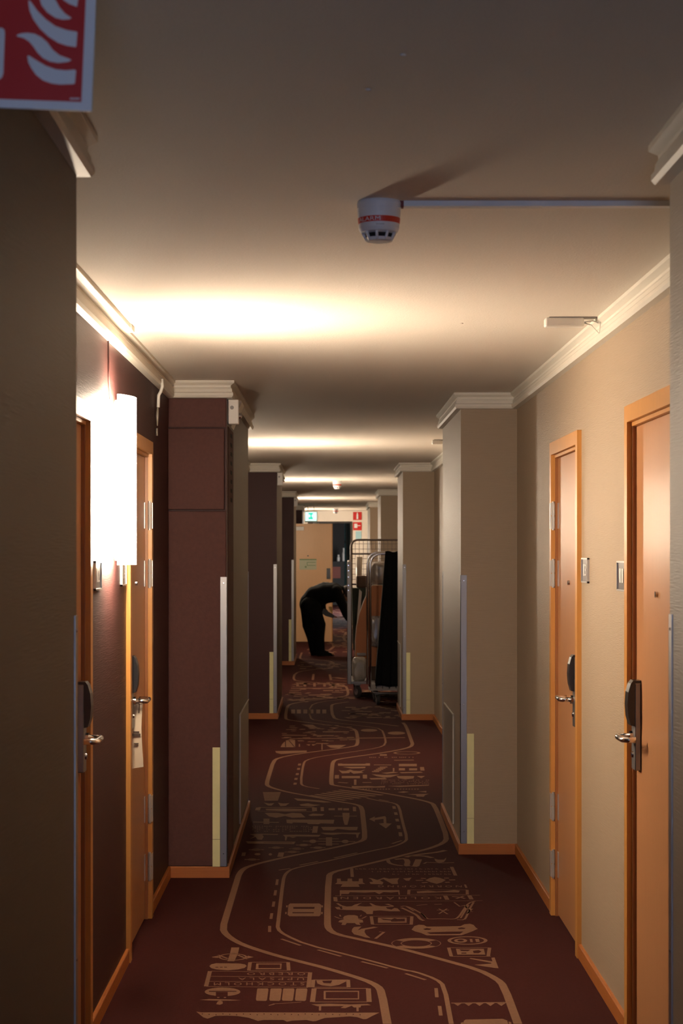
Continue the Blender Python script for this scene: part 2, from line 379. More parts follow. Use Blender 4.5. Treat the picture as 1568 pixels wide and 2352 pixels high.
# lower left block (crop 430,2160 x6.03)
q = lambda pts: Z(430, 2160, 6.031, pts)
def qr(x0, y0, x1, y1, dark=False, sk=0): fpoly(q([(x0, y0), (x1, y0), (x1+sk, y1), (x0+sk, y1)]), dark)
fpoly(q([(610, 100), (720, 100), (700, 190), (650, 292), (555, 292), (590, 190)]))
cx, cy = q([(630, 232)])[0]; ring(cx, cy, 33, 8, .85)
fpoly(q([(340, 230), (420, 215), (440, 235), (420, 245), (350, 240)])); fpoly(q([(920, 234), (840, 215), (820, 235), (840, 250)]))
ribbon(q([(430, 205), (560, 255)]), .010); ribbon(q([(700, 205), (830, 260)]), .010)
fpoly(q([(305, 360), (330, 335), (400, 318), (720, 322), (800, 335), (822, 357), (790, 385), (700, 405), (560, 417), (400, 405), (330, 385)]))
for x in (390, 450, 510): qr(x, 372, x+40, 380, True)
frame(*q([(870, 305)])[0], *q([(1395, 420)])[0], sk=-3)
qr(955, 322, 1308, 402, sk=-8); qr(985, 338, 1285, 388, True); fpoly([(*p,) for p in q([(1000, 378), (1060, 350), (1120, 345), (1250, 352), (1230, 378), (1120, 372)])])
frame(*q([(325, 430)])[0], *q([(2080-1140+640, 0)])[0][:1], q([(0, 640)])[0][1], sk=-11) if False else None
ribbon([(484, 2231), (712, 2234)], .006); ribbon([(480, 2243), (710, 2245)], .006); ribbon([(476, 2254.5), (709, 2256)], .006); ribbon([(473, 2266), (707, 2268.5)], .006)
ribbon([(482, 2231), (473, 2266)], .016); ribbon([(712, 2234), (708, 2268)], .016)
cx, cy = q([(488, 715)])[0]
fpoly(ell(cx, cy, 41, 10)); qr(300, 705, 680, 716, True); qr(395, 720, 560, 790, True); ribbon(q([(410, 710), (430, 800)]), .008); ribbon(q([(545, 710), (520, 800)]), .008); qr(450, 725, 510, 735); qr(455, 745, 505, 760)
fpoly(q([(165, 826), (300, 815), (600, 822), (745, 832), (600, 838), (300, 835)])); fpoly(q([(400, 885), (420, 850), (450, 835), (490, 850), (490, 880), (450, 895)]))
for x in (955, 1140, 1315, 1495): fpoly(q([(x+20, 668), (x+160, 668), (x+168, 685), (x+148, 830), (x+130, 842), (x+5, 838), (x-5, 820), (x+12, 680)]))
ribbon(q([(1130, 905), (1200, 880), (1480, 866), (1580, 855)]), .006); fpoly(q([(1125, 910), (1190, 878), (1215, 890)]))
fpoly(q([(125, 990), (200, 1000), (1000, 1000), (2210, 1005), (2660, 1003), (2560, 1050), (2480, 1092), (2440, 1095), (2350, 1065), (2250, 1055), (1900, 1078), (1780, 1120), (1740, 1125), (1650, 1105), (1450, 1115), (1380, 1130), (1330, 1105), (1050, 1105), (980, 1120), (850, 1075), (700, 1052), (550, 1045), (390, 1048), (280, 1088), (220, 1068), (180, 1035)]))
for k in range(24):
    x = 200+k*95; qr(x, 1018+(k % 3)*6, x+16, 1030+(k % 3)*6, True)
q = lambda pts: Z(640, 2160, 6.031, pts)
frame(*q([(480, 548)])[0], *q([(960, 652)])[0], sk=-2)
fpoly(q([(520, 555), (930, 550), (935, 570), (830, 620), (720, 638), (600, 625), (535, 600)])); fpoly(q([(600, 565), (740, 560), (720, 600), (620, 595)]), True); qr(640, 575, 690, 590)
frame(*q([(490, 668)])[0], *q([(1240, 855)])[0], sk=-4, wd=.014)
qr(622, 702, 1112, 820); qr(650, 718, 1095, 808, True); qr(690, 735, 850, 800); qr(850, 785, 1090, 805); fpoly(q([(900, 775), (940, 745), (1000, 740), (1060, 750), (1080, 775)])); qr(1060, 722, 1092, 805)
fpoly(q([(450, 888), (700, 880), (1000, 890), (1230, 882), (1280, 900), (1140, 905), (1130, 932), (1040, 932), (1010, 908), (920, 942), (855, 938), (900, 912), (540, 915)]))
ribbon(q([(572, 912), (570, 975)]), .008); ribbon(q([(1090, 930), (1092, 985)]), .008)
# middle right block (crop 740,1950 x7.127)
q = lambda pts: Z(740, 1950, 7.127, pts)
fpoly(q([(240, 487), (300, 487), (305, 530), (410, 530), (415, 487), (485, 487), (490, 530), (595, 532), (600, 487), (660, 487), (665, 552), (705, 575), (640, 575), (590, 580), (610, 622), (300, 622), (330, 580), (205, 575), (240, 552)]))
fpoly(q([(750, 480), (800, 480), (900, 510), (1010, 470), (1090, 490), (1260, 478), (1230, 520), (1240, 575), (1140, 575), (1040, 520), (1000, 495), (940, 515), (1000, 550), (980, 585), (900, 578), (790, 575), (770, 545), (830, 540), (800, 500)]))
fpoly(q([(1320, 485), (1380, 480), (1460, 470), (1420, 522), (1370, 520)]))
fpoly(q([(285, 678), (1260, 675), (1270, 752), (1248, 752), (1240, 705), (1130, 715), (1000, 708), (930, 742), (860, 708), (700, 718), (450, 710), (430, 738), (310, 738), (305, 770), (288, 770)]))
ribbon(q([(210, 770), (1600, 768), (2580, 760)]), .006); ribbon(q([(215, 862), (1600, 858), (2620, 850)]), .006); ribbon(q([(210, 790), (218, 858)]), .018)
fpoly(q([(205, 955), (280, 950), (300, 990), (330, 985), (320, 940), (300, 945), (225, 895), (265, 890), (320, 925), (400, 945), (480, 940), (530, 912), (650, 883), (600, 910), (570, 935), (700, 945), (820, 940), (770, 890), (800, 890), (870, 925), (960, 940), (1130, 935), (1020, 905), (1080, 900), (1168, 932), (1165, 948), (1040, 955), (1060, 980), (1130, 995), (1180, 968), (1230, 975), (1278, 1022), (1100, 1022), (950, 1008), (830, 1015), (825, 1068), (725, 1068), (710, 1045), (640, 1005), (400, 1002), (240, 990)]))
fpoly(q([(340, 1130), (360, 1100), (420, 1085), (530, 1085), (580, 1100), (590, 1150), (660, 1165), (670, 1205), (600, 1210), (625, 1245), (560, 1240), (530, 1215), (400, 1215), (375, 1248), (310, 1245), (330, 1210), (260, 1200), (285, 1170), (350, 1155)]))
ribbon(q([(200, 1108), (280, 1140), (340, 1138)]), .007); ribbon(q([(720, 1105), (650, 1142), (590, 1140)]), .007); fpoly(q([(280, 1075), (300, 1085), (310, 1110), (280, 1105)])); fpoly(q([(610, 1110), (640, 1075), (640, 1100)]))
frame(*q([(800, 1105)])[0], *q([(1465, 1238)])[0], sk=3)
qr(910, 1125, 1380, 1210); fpoly(q([(950, 1140), (1130, 1160), (1180, 1135), (1230, 1150), (1350, 1145), (1350, 1190), (1130, 1195), (1120, 1175), (1000, 1165)]), True)
fpoly(q([(490, 1310), (520, 1280), (640, 1272), (580, 1335), (640, 1310), (840, 1275), (915, 1285), (840, 1300), (700, 1325), (690, 1360), (720, 1410), (790, 1460), (700, 1450), (640, 1430), (520, 1400), (480, 1355)]))
ribbon(q([(930, 1358), (1010, 1362), (870, 1470)]), .012)
q = lambda pts: Z(900, 1950, 6.031, pts)
ribbon(q([(825, 250), (880, 370)]), .018); ribbon(Z(740, 1950, 7.127, [(480, 320), (490, 460)]), .016)
fpoly(q([(460, 435), (520, 405), (590, 390), (660, 400), (745, 432), (690, 465), (620, 485), (540, 465)]))
for a, b in (((330, 438), (430, 435)), ((875, 430), (790, 432)), ((400, 408), (470, 412)), ((720, 405), (790, 405)), ((415, 470), (490, 465)), ((735, 465), (800, 462))): ribbon(q([a, b]), .02)
frame(*q([(235, 568)])[0], *q([(1040, 555)])[0][:1], *[q([(0, 632)])[0][1]], sk=-1)
fpoly(q([(340, 590), (500, 578), (620, 590), (740, 585), (860, 570), (940, 580), (920, 605), (700, 600), (460, 612), (350, 615)]))
ribbon(q([(735, 648), (765, 705)]), .02); ribbon(q([(1070, 645), (1100, 700)]), .02); ribbon(q([(1010, 495), (1030, 540)]), .01)
for a, b in (((830, 660), (940, 670)), ((890, 690), (990, 655)), ((940, 668), (1010, 690))): ribbon(q([a, b]), .012)
# outlined hide shape
ribbon(q([(120, 800), (180, 790), (260, 815), (420, 900), (480, 970), (560, 972), (650, 968), (730, 970), (860, 975), (920, 950), (1000, 830), (1060, 750), (1150, 725)]), .010, 1)
ribbon(q([(130, 815), (250, 870), (350, 920), (390, 975), (440, 995)]), .014, 1); ribbon(q([(900, 980), (1000, 985), (1030, 940), (1080, 820), (1130, 740)]), .010, 1)
ribbon(q([(860, 740), (940, 800), (1000, 780), (1090, 870), (1120, 870)]), .008); ribbon(q([(950, 960), (1060, 780)]), .008); ribbon(q([(1040, 900), (1110, 830)]), .008)
for a, b in (((620, 850), (790, 850)), ((650, 900), (760, 830)), ((650, 830), (770, 905)), ((340, 785), (490, 770)), ((585, 770), (690, 765)), ((200, 800), (300, 860)), ((400, 890), (470, 960))): ribbon(q([a, b]), .008)
fpoly(q([(270, 1120), (310, 1070), (370, 1050), (440, 1055), (480, 1078), (760, 1075), (950, 1070), (1000, 1045), (1080, 1038), (1130, 1055), (1160, 1090), (1188, 1108), (1120, 1140), (1040, 1170), (960, 1198), (480, 1200), (400, 1165), (320, 1145)]))
fpoly(q([(430, 1112), (480, 1100), (550, 1108), (520, 1125), (460, 1125)]), True); fpoly(q([(905, 1102), (960, 1090), (1020, 1100), (1000, 1112), (930, 1115)]), True); fpoly(q([(480, 1160), (760, 1150), (990, 1148), (940, 1180), (760, 1183), (530, 1182)]), True)
cx, cy = q([(335, 1310)])[0]
ring(cx, cy, 57, 12.5, .62, (215, 325)); ring(cx, cy, 57, 12.5, .62, (35, 145)); ring(cx, cy, 57, 12.5, .97); ring(cx, cy, 36, 7.6, .93)
cx, cy = q([(1045, 1270)])[0]
ring(cx, cy, 46, 9.6, .82); fpoly(ell(*q([(950, 1272)])[0], 15, 4.6)); fpoly(ell(*q([(950, 1272)])[0], 7.5, 2.3), True)
fpoly(q([(1075, 1250), (1110, 1250), (1120, 1293), (1085, 1293)])); fpoly(q([(1150, 1250), (1200, 1245), (1215, 1290), (1165, 1293)]))
frame(*q([(785, 1370)])[0], *q([(1350, 1360)])[0][:1], *[q([(0, 1490)])[0][1]], sk=6)
qr(885, 1385, 1270, 1465, sk=20); fpoly(q([(930, 1395), (1090, 1400), (1050, 1420), (960, 1418)]), True); fpoly(q([(1120, 1415), (1200, 1405), (1240, 1425), (1200, 1448), (1130, 1448)]), True); qr(960, 1440, 1030, 1455, True)
fpoly(q([(1375, 1510), (1420, 1505), (1475, 1655), (1420, 1650), (1140, 1608), (1380, 1590), (1370, 1580), (1070, 1522), (1090, 1512), (1390, 1560)]))
# loops and bird at the top of the block
ribbon(q([(40, 145), (190, 135), (220, 180), (200, 230), (230, 240)]), .03, 1); ribbon(q([(370, 145), (330, 235), (300, 245)]), .035); ribbon(q([(190, 115), (280, 90), (440, 70), (640, 45), (740, 20)]), .03, 1)
ribbon(q([(240, 100), (440, 95), (560, 125)]), .03, 1); ribbon(q([(-60, 150), (-40, 200), (60, 225), (150, 235)]), .02, 1); ribbon(q([(440, 205), (480, 185), (700, 195), (860, 190)]), .014)
fpoly(q([(585, 135), (640, 150), (720, 150), (750, 120), (745, 150), (720, 180), (650, 200), (600, 170)]))
# upper-left block (crop 540,1800 x4.9)
q = lambda pts: Z(540, 1800, 4.9, pts)
for k in range(7): ribbon(q([(312+3*k, 102+14*k), (512-5*k, 102+14*k)]), .045)
fpoly(q([(320, 215), (380, 225), (440, 220), (410, 248), (370, 248)])); fpoly(q([(480, 215), (540, 225), (610, 220), (570, 250), (510, 255)])); fpoly(q([(720, 235), (820, 222), (880, 235), (960, 240), (850, 260), (740, 250)]))
fpoly(q([(660, 165), (720, 170), (900, 185), (970, 190), (1090, 210), (1000, 215), (850, 200), (700, 192)]))
fpoly(q([(340, 285), (560, 280), (800, 288), (800, 305), (560, 312), (350, 300)])); ribbon(q([(262, 270), (250, 300)]), .03); ribbon(q([(890, 270), (893, 310)]), .03); ribbon(q([(262, 268), (890, 268)]), .02); ribbon(q([(250, 310), (893, 316)]), .012)
fpoly(q([(330, 330), (480, 330), (560, 345), (640, 330), (740, 335), (790, 380), (640, 385), (560, 365), (460, 385), (380, 370)]))
fpoly(q([(820, 355), (870, 338), (1005, 345), (980, 362), (850, 365)]))
fpoly(q([(1205, 330), (1285, 330), (1285, 380), (1262, 465), (1230, 465), (1212, 400)])); ribbon(q([(1110, 367), (1370, 367)]), .02)
ribbon(q([(978, 265), (980, 310)]), .02); ribbon(q([(1340, 262), (1343, 312)]), .02)
for a in ((1050, 278, 1120, 300), (1155, 275, 1205, 300), (1215, 278, 1280, 302)): qr(*a)
qr(318, 395, 385, 455); ribbon(q([(205, 433), (490, 438)]), .03)
fpoly(q([(575, 405), (1115, 408), (1105, 452), (960, 448), (940, 458), (815, 455), (810, 442), (650, 438), (640, 450), (580, 445)]))
ribbon(q([(905, 480), (892, 555)]), .03)
for r in range(4):
    for k in range(26): 
        if random.random() < .7: x = 190+k*26+random.random()*8; qr(x, 478+r*19, x+10+random.random()*8, 484+r*19)
fpoly(q([(965, 488), (1380, 488), (1370, 525), (1280, 525), (1150, 510), (1100, 528), (990, 525)])); fpoly(q([(960, 555), (1410, 552), (1390, 575), (1380, 610), (1365, 610), (1360, 572), (1200, 565), (1100, 578), (1010, 572)]))
fpoly(q([(160, 570), (300, 565), (320, 600), (300, 632), (250, 630), (230, 600), (160, 625), (220, 590)])); ribbon(q([(300, 570), (480, 574)]), .03)
fpoly(q([(535, 578), (700, 575), (960, 578), (940, 598), (700, 595), (585, 598), (575, 640), (560, 640), (560, 600)])); fpoly(q([(610, 600), (690, 600), (650, 612)])); fpoly(q([(120, 650), (680, 655), (660, 682), (140, 675)])); ribbon(q([(320, 666), (640, 668)]), .015, dark=True)
ribbon(q([(760, 648), (1350, 652)]), .02); fpoly(ell(*q([(873, 650)])[0], 8, 4)); fpoly(ell(*q([(1237, 652)])[0], 8, 4)); qr(1020, 605, 1090, 700); ribbon(q([(935, 622), (1165, 622)]), .02); ribbon(q([(935, 680), (1165, 680)]), .02)
for cx_, cy_ in ((770, 692), (690, 735), (930, 722), (640, 770), (460, 722), (235, 745), (190, 855)):
    fpoly(ell(*q([(cx_, cy_)])[0], 11, 2.6, 12)); ribbon(q([(cx_-85, cy_), (cx_+85, cy_)]), .02)
ribbon(q([(100, 775), (90, 815)]), .02); ribbon(q([(520, 775), (505, 825)]), .03); fpoly(ell(*q([(250, 795)])[0], 7, 2.5)); fpoly(ell(*q([(395, 797)])[0], 4, 2.5))
# far right block (crop 750,1740 x6.817)
q = lambda pts: Z(750, 1740, 6.817, pts)
fpoly(q([(175, 95), (240, 95), (250, 100), (600, 100), (620, 92), (678, 92), (678, 128), (178, 130)])); fpoly(q([(250, 148), (610, 145), (600, 168), (380, 172)]))
fpoly(q([(185, 195), (240, 210), (300, 210), (370, 190), (420, 208), (520, 212), (605, 190), (540, 225), (580, 240), (420, 255), (370, 225), (350, 245), (240, 250)]))
qr(235, 290, 520, 325); ribbon(q([(160, 275), (158, 330)]), .03); ribbon(q([(597, 270), (600, 330)]), .03); qr(428, 345, 465, 430)
ribbon(q([(180, 390), (330, 400)]), .03); ribbon(q([(560, 392), (700, 392)]), .03)
ribbon(q([(740, 116), (1010, 118)]), .035)
for k in range(5): ribbon(q([(830-30*k, 150+18*k), (950-32*k, 150+18*k)]), .05)
fpoly(q([(705, 262), (900, 275), (1140, 268), (1000, 310), (900, 315), (780, 292)])); ribbon(q([(680, 335), (930, 330)]), .08); ribbon(q([(900, 250), (1080, 230)]), .06); qr(1035, 165, 1060, 220)
qr(1130, 100, 1410, 138); qr(1130, 168, 1225, 202); qr(1290, 170, 1415, 202); ribbon(q([(1155, 240), (1490, 230)]), .06)
fpoly(q([(1095, 290), (1370, 292), (1360, 328), (1230, 342), (1120, 325)])); fpoly(q([(1410, 290), (1540, 290), (1480, 325)])); ribbon(q([(1490, 150), (1500, 205)]), .03)
fpoly(q([(390, 448), (560, 450), (640, 445), (760, 455), (915, 445), (910, 470), (400, 478)])); fpoly(q([(955, 448), (1600, 428), (1600, 440), (1150, 462)]))
for r in range(4):
    for k in range(26):
        if random.random() < .65: x = 850+k*29+random.random()*10; qr(x, 350+r*20, x+12+random.random()*8, 356+r*20)
for k in range(20):
    if random.random() < .7: x = 560+k*45; qr(x, 490, x+25, 500)
fpoly(q([(1110, 545), (1200, 528), (1290, 540), (1200, 555)])); fpoly(q([(1430, 535), (1560, 525), (1560, 548)])); fpoly(q([(1260, 575), (1600, 570), (1540, 590), (1520, 615), (1410, 612), (1400, 590)]))
ring(934, 1729.5, 31, 3.4, .8); qr(920, 18, 1010, 34) if False else None; rect(872, 1732.5, 888, 1736)
ribbon([(905, 1746.5), (950, 1746)], .04)
for k in range(26):
    if random.random() < .6: rect(848+k*4.3, 1739, 850.5+k*4.3, 1740.5)
# far left block (crop 620,1655 x7.127)
q = lambda pts: Z(620, 1655, 7.127, pts)
fpoly(q([(170, 438), (200, 385), (260, 325), (410, 318), (410, 438)])); fpoly(q([(85, 500), (600, 492), (600, 520), (180, 550), (100, 530)])); ribbon(q([(250, 330), (255, 435)]), .008, dark=True); ribbon(q([(310, 330), (400, 435)]), .008, dark=True)
fpoly(q([(510, 65), (700, 70), (780, 120), (700, 140), (640, 120), (580, 90)])); fpoly(q([(960, 115), (1130, 115), (1050, 138)])); ribbon(q([(860, 185), (1290, 185)]), .07); ribbon(q([(700, 245), (1040, 248)]), .07); ribbon(q([(200, 240), (600, 245)]), .07)
ribbon(q([(750, 375), (950, 380)]), .06); qr(840, 385, 860, 480); fpoly(q([(920, 405), (1250, 400), (1130, 455), (990, 445)])); fpoly(q([(590, 392), (660, 390), (640, 415)])); fpoly(q([(680, 390), (760, 390), (700, 415)])); qr(470, 385, 490, 430)
for k in range(46):
    x = 190+random.random()*1150; y = 70+random.random()*290
    ribbon(q([(x, y), (x+40+random.random()*90, y+random.uniform(-4, 4))]), .05)
# farther repeats: clusters of little map pictures seen at a very flat angle
def clutter(x0, y0, x1, y1, n, wd=.06):
    X0, Ya = flr(x0, y0); X1, Yb = flr(x1, y0)[0], flr(x0, y1)[1]
    for _ in range(n):
        x = random.uniform(X0, X1); y = random.uniform(Yb, Ya); L = random.uniform(.04, .16)
        if random.random() < .6: ribbon([(x, y), (x+L, y+random.uniform(-.03, .03))], wd*random.uniform(.6, 1.5), world=True)
        else: fpoly([(x, y), (x+L*.8, y), (x+L*.7, y+.12), (x+L*.1, y+.1)], world=True)
clutter(772, 1622, 905, 1650, 40); clutter(665, 1568, 795, 1612, 55, .10); clutter(665, 1580, 670, 1612, 4)
ribbon([(668, 1581), (785, 1581)], .1); ribbon([(676, 1571), (790, 1573)], .06); ribbon([(665, 1609), (740, 1604)], .12)
for x in (683, 700, 722, 745, 765): rect(x-3, 1569, x+3, 1577)
clutter(680, 1521, 790, 1540, 26, .10); ribbon([(765, 1556), (790, 1559)], .10)
clutter(820, 1585, 905, 1618, 26, .08)
def wclut(xa, xb, ya, yb, n):
    for _ in range(n):
        x = random.uniform(xa, xb); y = random.uniform(ya, yb); L = random.uniform(.05, .2)
        fpoly([(x, y), (x+L, y), (x+L*.8, y+.16), (x+L*.1, y+.2)], world=True)
wclut(-.35, .35, 28.5, 37.5, 60); wclut(-.3, .5, 38, 56, 110)
for X in (-.35, 0, .33): ribbon([(X, 29.5), (X+.1, 31), (X-.1, 33), (X, 36)], .05, 1, world=True)
# writing woven into the carpet (reads from the other end of the corridor)
def text_polys(s):
    cu = bpy.data.curves.new('txt', 'FONT'); cu.body = s; cu.size = 1; cu.resolution_u = 2
    o = bpy.data.objects.new('txt', cu); COL.objects.link(o)
    dg = bpy.context.evaluated_depsgraph_get(); dg.update(); me = o.evaluated_get(dg).to_mesh()
    vs = [v.co.copy() for v in me.vertices]; fs = [tuple(p.vertices) for p in me.polygons]
    o.to_mesh_clear() if False else None
    bpy.data.objects.remove(o); bpy.data.curves.remove(cu)
    lo = Vector((min(v.x for v in vs), min(v.y for v in vs))); hi = Vector((max(v.x for v in vs), max(v.y for v in vs)))
    return [((v.x-lo.x)/(hi.x-lo.x), (v.y-lo.y)/(hi.y-lo.y)) for v in vs], fs
def floor_text(s, xl, xr, ytop, ybot):
    vs, fs = text_polys(s)      # rotated half a turn
    FL.face_block([(*flr(xr+(xl-xr)*u, ytop+(ybot-ytop)*v), ZT) for u, v in vs], fs, 1)
floor_text('S T O C K H O L M', 491, 699, 2257, 2263.5)
floor_text('U P P S A L A', 547, 698, 2246, 2251.5)
floor_text('Ö R E B R O', 567, 701, 2234.5, 2241)
floor_text('K O L M Å R D E N', 782, 1013, 2060.5, 2067)
floor_text('N O R R K Ö P I N G', 868, 1060, 2034, 2039)
for r, (y, n0) in enumerate(((1997, 0), (2003, 4), (2009, 9))):
    for k in range(n0, 24):
        x = 816+k*9.2+r
        if random.random() < .8: rect(x, y-2, x+2, y); 
        if random.random() < .7: rect(x+3, y-1, x+6, y)
FLO = FL.build('floor', [M['carpet'], M['tan']], fix=False)
tag(FLO, 'maroon carpet woven with a tan road map, cars, animals and town names', 'carpet', kind='structure')

# ------------------------------------------------------------------ doors
def make_door(idx, side, y0, y1, lock_far, label, number=None):
    wall = LO if side < 0 else RO
    X = lambda n: wall - side*n        # n: distance out into the corridor
    def b(mb, n0, n1, ya, yb, za, zb, bev=0):
        a, c_ = sorted((X(n0), X(n1))); mb.box(a, c_, ya, yb, za, zb, bev=bev); return mb
    r = empty('door_%d' % idx, (wall, (y0+y1)/2, 0), label, 'door', kind='structure')
    f = MB(); b(f, -.02, .018, y0, y0+CW, 0, HEAD); b(f, -.02, .018, y1-CW, y1, 0, HEAD); b(f, -.02, .018, y0+CW, y1-CW, HEAD-CW, HEAD)
    f.build('door_frame', M['frame'], r)
    j = MB(); b(j, -.10, -.0, y0+CW-.001, y0+CW+.012, 0, HEAD-CW); b(j, -.10, -.0, y1-CW-.012, y1-CW+.001, 0, HEAD-CW); b(j, -.10, .0, y0+CW+.012, y1-CW-.012, HEAD-CW-.012, HEAD-CW+.001)
    j.build('jamb', M['jamb'], r)
    la, lb = y0+CW+.014, y1-CW-.014
    lf = MB(); b(lf, -.052, -.012, la, lb, .008, HEAD-CW-.016)
    # the moulded strip over the leaf
    leaf = lf.build('door_leaf', M['leaf'], r)
    bd = MB(); b(bd, -.03, .004, la, lb, HEAD-CW-.014, HEAD-CW-.002); bd.build('head_strip', M['frame'], r)
    hy = (y0+CW) if lock_far else (y1-CW)
    for zc in (1.775, 1.52, .485, .23):
        h = MB(); a = X(.008)
        h.lathe(a, hy, [(.0095, zc-.058), (.0095, zc-.002)], n=12); h.lathe(a, hy, [(.0095, zc+.002), (.0095, zc+.058)], n=12)
        h.lathe(a, hy, [(.006, zc-.064), (.006, zc+.064)], n=10)
        sg = 1 if lock_far else -1
        b(h, -.012, -.009, min(hy, hy+sg*.04), max(hy, hy+sg*.04), zc-.057, zc+.057); b(h, .018, .0205, min(hy, hy-sg*.03), max(hy, hy-sg*.03), zc-.057, zc+.057)
        h.build('hinge', M['satin'], r)
    # lock with escutcheon, card reader, lever
    ly = (y1-CW-.075) if lock_far else (y0+CW+.108); sg = -1 if lock_far else 1   # lever points towards the hinges
    e = MB(); b(e, -.012, .010, ly-.032, ly+.032, .905, 1.19, bev=.004)
    es = e.build('lock_plate', M['steel'], r)
    cr = MB(); pts = []
    prof = [(.010, 1.05), (.022, 1.052), (.030, 1.08), (.033, 1.12), (.030, 1.16), (.022, 1.188), (.014, 1.198), (-.012, 1.198), (-.012, 1.10), (.010, 1.10)]
    cr.prism([(X(n), z) for n, z in prof], ly-.030, ly+.030, axis='Y')
    cr.build('card_reader', M['black'], r)
    lv = MB(); hx = X(.010); zc = 1.055-.0
    lv.lathe(ly, zc-.04, sorted([(.018, X(.010)), (.018, X(.022))], key=lambda t: t[1]), n=20, axis='X')
    lv.tube([(X(.02), ly, zc-.04), (X(.052), ly, zc-.04), (X(.062), ly+sg*.008, zc-.04), (X(.064), ly+sg*.03, zc-.04), (X(.062), ly+sg*.11, zc-.04), (X(.050), ly+sg*.122, zc-.04), (X(.022), ly+sg*.124, zc-.04)], .0095, n=12)
    lv.build('lever_handle', M['chrome'], r)
    ky = MB(); ky.lathe(ly, .955, sorted([(.011, X(.008)), (.009, X(.016))], key=lambda t: t[1]), n=16, axis='X'); ky.build('key_cylinder', M['chrome'], r)
    pm = (la+lb)/2
    p = MB(); p.lathe(pm, 1.485, sorted([(.011, X(-.013)), (.010, X(-.004))], key=lambda t: t[1]), n=16, axis='X'); ph = p.build('peephole', M['chrome'], r)
    p = MB(); p.lathe(pm, 1.485, sorted([(.006, X(-.0045)), (.006, X(-.003))], key=lambda t: t[1]), n=12, axis='X'); p.build('lens', M['black'], ph)
    return r, ly, sg
make_door(1, -1, *DOORS_L[0], True, 'left wall door nearest the camera, beside the glowing wall lamp')
_, lyL, sgL = make_door(2, -1, *DOORS_L[1], False, 'left wall door with a paper tag hanging from its lever')
make_door(3, 1, *DOORS_R[0], True, 'right wall door nearest the camera, partly behind the near corner')
make_door(4, 1, *DOORS_R[1], False, 'right wall door farther along with hinges on its far side')

def plate_text(mb, s, side, wall, ya, yb, za, zb, n):
    vs, fs = text_polys(s)
    x = wall - side*n
    if side > 0: mb.face_block([(x, yb+(ya-yb)*u, za+(zb-za)*v) for u, v in vs], fs)
    else: mb.face_block([(x, ya+(yb-ya)*u, za+(zb-za)*v) for u, v in vs], fs)
def number_plate(side, ya, yb, za, zb, text, label):
    wall = LO if side < 0 else RO; X = lambda n: wall-side*n
    r = empty('number_plate', (wall, (ya+yb)/2, za), label, 'room number plate', group='room number plates beside the doors')
    def b(mb, n0, n1, *a): x0, x1 = sorted((X(n0), X(n1))); mb.box(x0, x1, *a); return mb
    f = MB(); t = .006
    b(f, 0, .009, ya, yb, zb-t, zb); b(f, 0, .009, ya, yb, za, za+t); b(f, 0, .009, ya, ya+t, za, zb); b(f, 0, .009, yb-t, yb, za, zb)
    f.build('plate_rim', M['satin'], r)
    b(MB(), 0, .005, ya+t, yb-t, za+t, zb-t).build('plate_face', M['plate'], r)
    ds = list(text) if side < 0 else list(text)[::-1]; wd_ = [.55 if c_ == '1' else 1 for c_ in ds]; tot = sum(wd_)+.3; cur = ya+(yb-ya)*.28; un = (yb-ya)*.44/tot
    for c_, w_ in zip(ds, wd_):
        tx = MB(); plate_text(tx, c_, side, wall, cur, cur+un*w_, za+(zb-za)*.28, zb-(zb-za)*.25, .0065); tx.build('numeral', M['white'], r, fix=False); cur += un*(w_+.3)
number_plate(-1, 6.12, 6.28, 1.485, 1.585, '12', 'small dark number plate on the plum wall left below the wall lamp')
number_plate(-1, 6.90, 7.05, 1.485, 1.585, '14', 'small dark number plate close against the frame of the tagged door')
number_plate(1, 6.08, 6.25, 1.482, 1.585, '11', 'framed number plate on the beige wall against the near door frame')
number_plate(1, 6.96, 7.13, 1.495, 1.592, '13', 'framed number plate on the beige wall beside the farther door')

# paper tag hanging from the lever of door 2
tr = empty('door_hanger', (-.755, 7.26, .75), 'cream paper tag hanging on the lever of the left door', 'door hanger')
hx0, hx1, hy, = -.795, -.7515, 7.33
tgp = []
N = 8
vs = []; fs = []
for j in range(N+1):
    z = .998-(.998-.74)*j/N
    for i in range(4):
        t = i/3; vs.append((-.806+.051*t-.004*math.sin(j*.5), lyL+.03-.0*t+.006*math.sin(j*.7+t*2), z+.008*t*(1 if j < N else .9)))
for j in range(N):
    for i in range(3): fs.append((j*4+i, j*4+i+1, (j+1)*4+i+1, (j+1)*4+i))
mb = MB(); mb.face_block(vs, fs, 0, True); b0 = len(vs)
mb.face_block([(v[0], v[1]+.001, v[2]) for v in vs], [f[::-1] for f in fs], 0, True)
tcard = mb.build('card', M['paper'], tr, fix=False)
ik = MB()
for (z, w0, w1, h) in ((.886, .30, .75, .006), (.873, .2, .85, .010), (.842, .35, .7, .003), (.834, .35, .65, .003)):
    ik.box(-.806+.051*w0, -.806+.051*w1, lyL+.018, lyL+.0215, z, z+h)
ik.each('print', M['ink'], tcard)
MB().tube([(-.770, lyL+.028, .965), (-.768, lyL+.03, 1.0), (-.766, lyL+.032, 1.022)], .0016, n=6).tube([(-.766+.0125*math.cos(a), lyL+.032, 1.012+.0125*math.sin(a)) for a in [math.pi*2*k/12 for k in range(13)]], .0012, n=6).build('cord', M['ink'], tr)

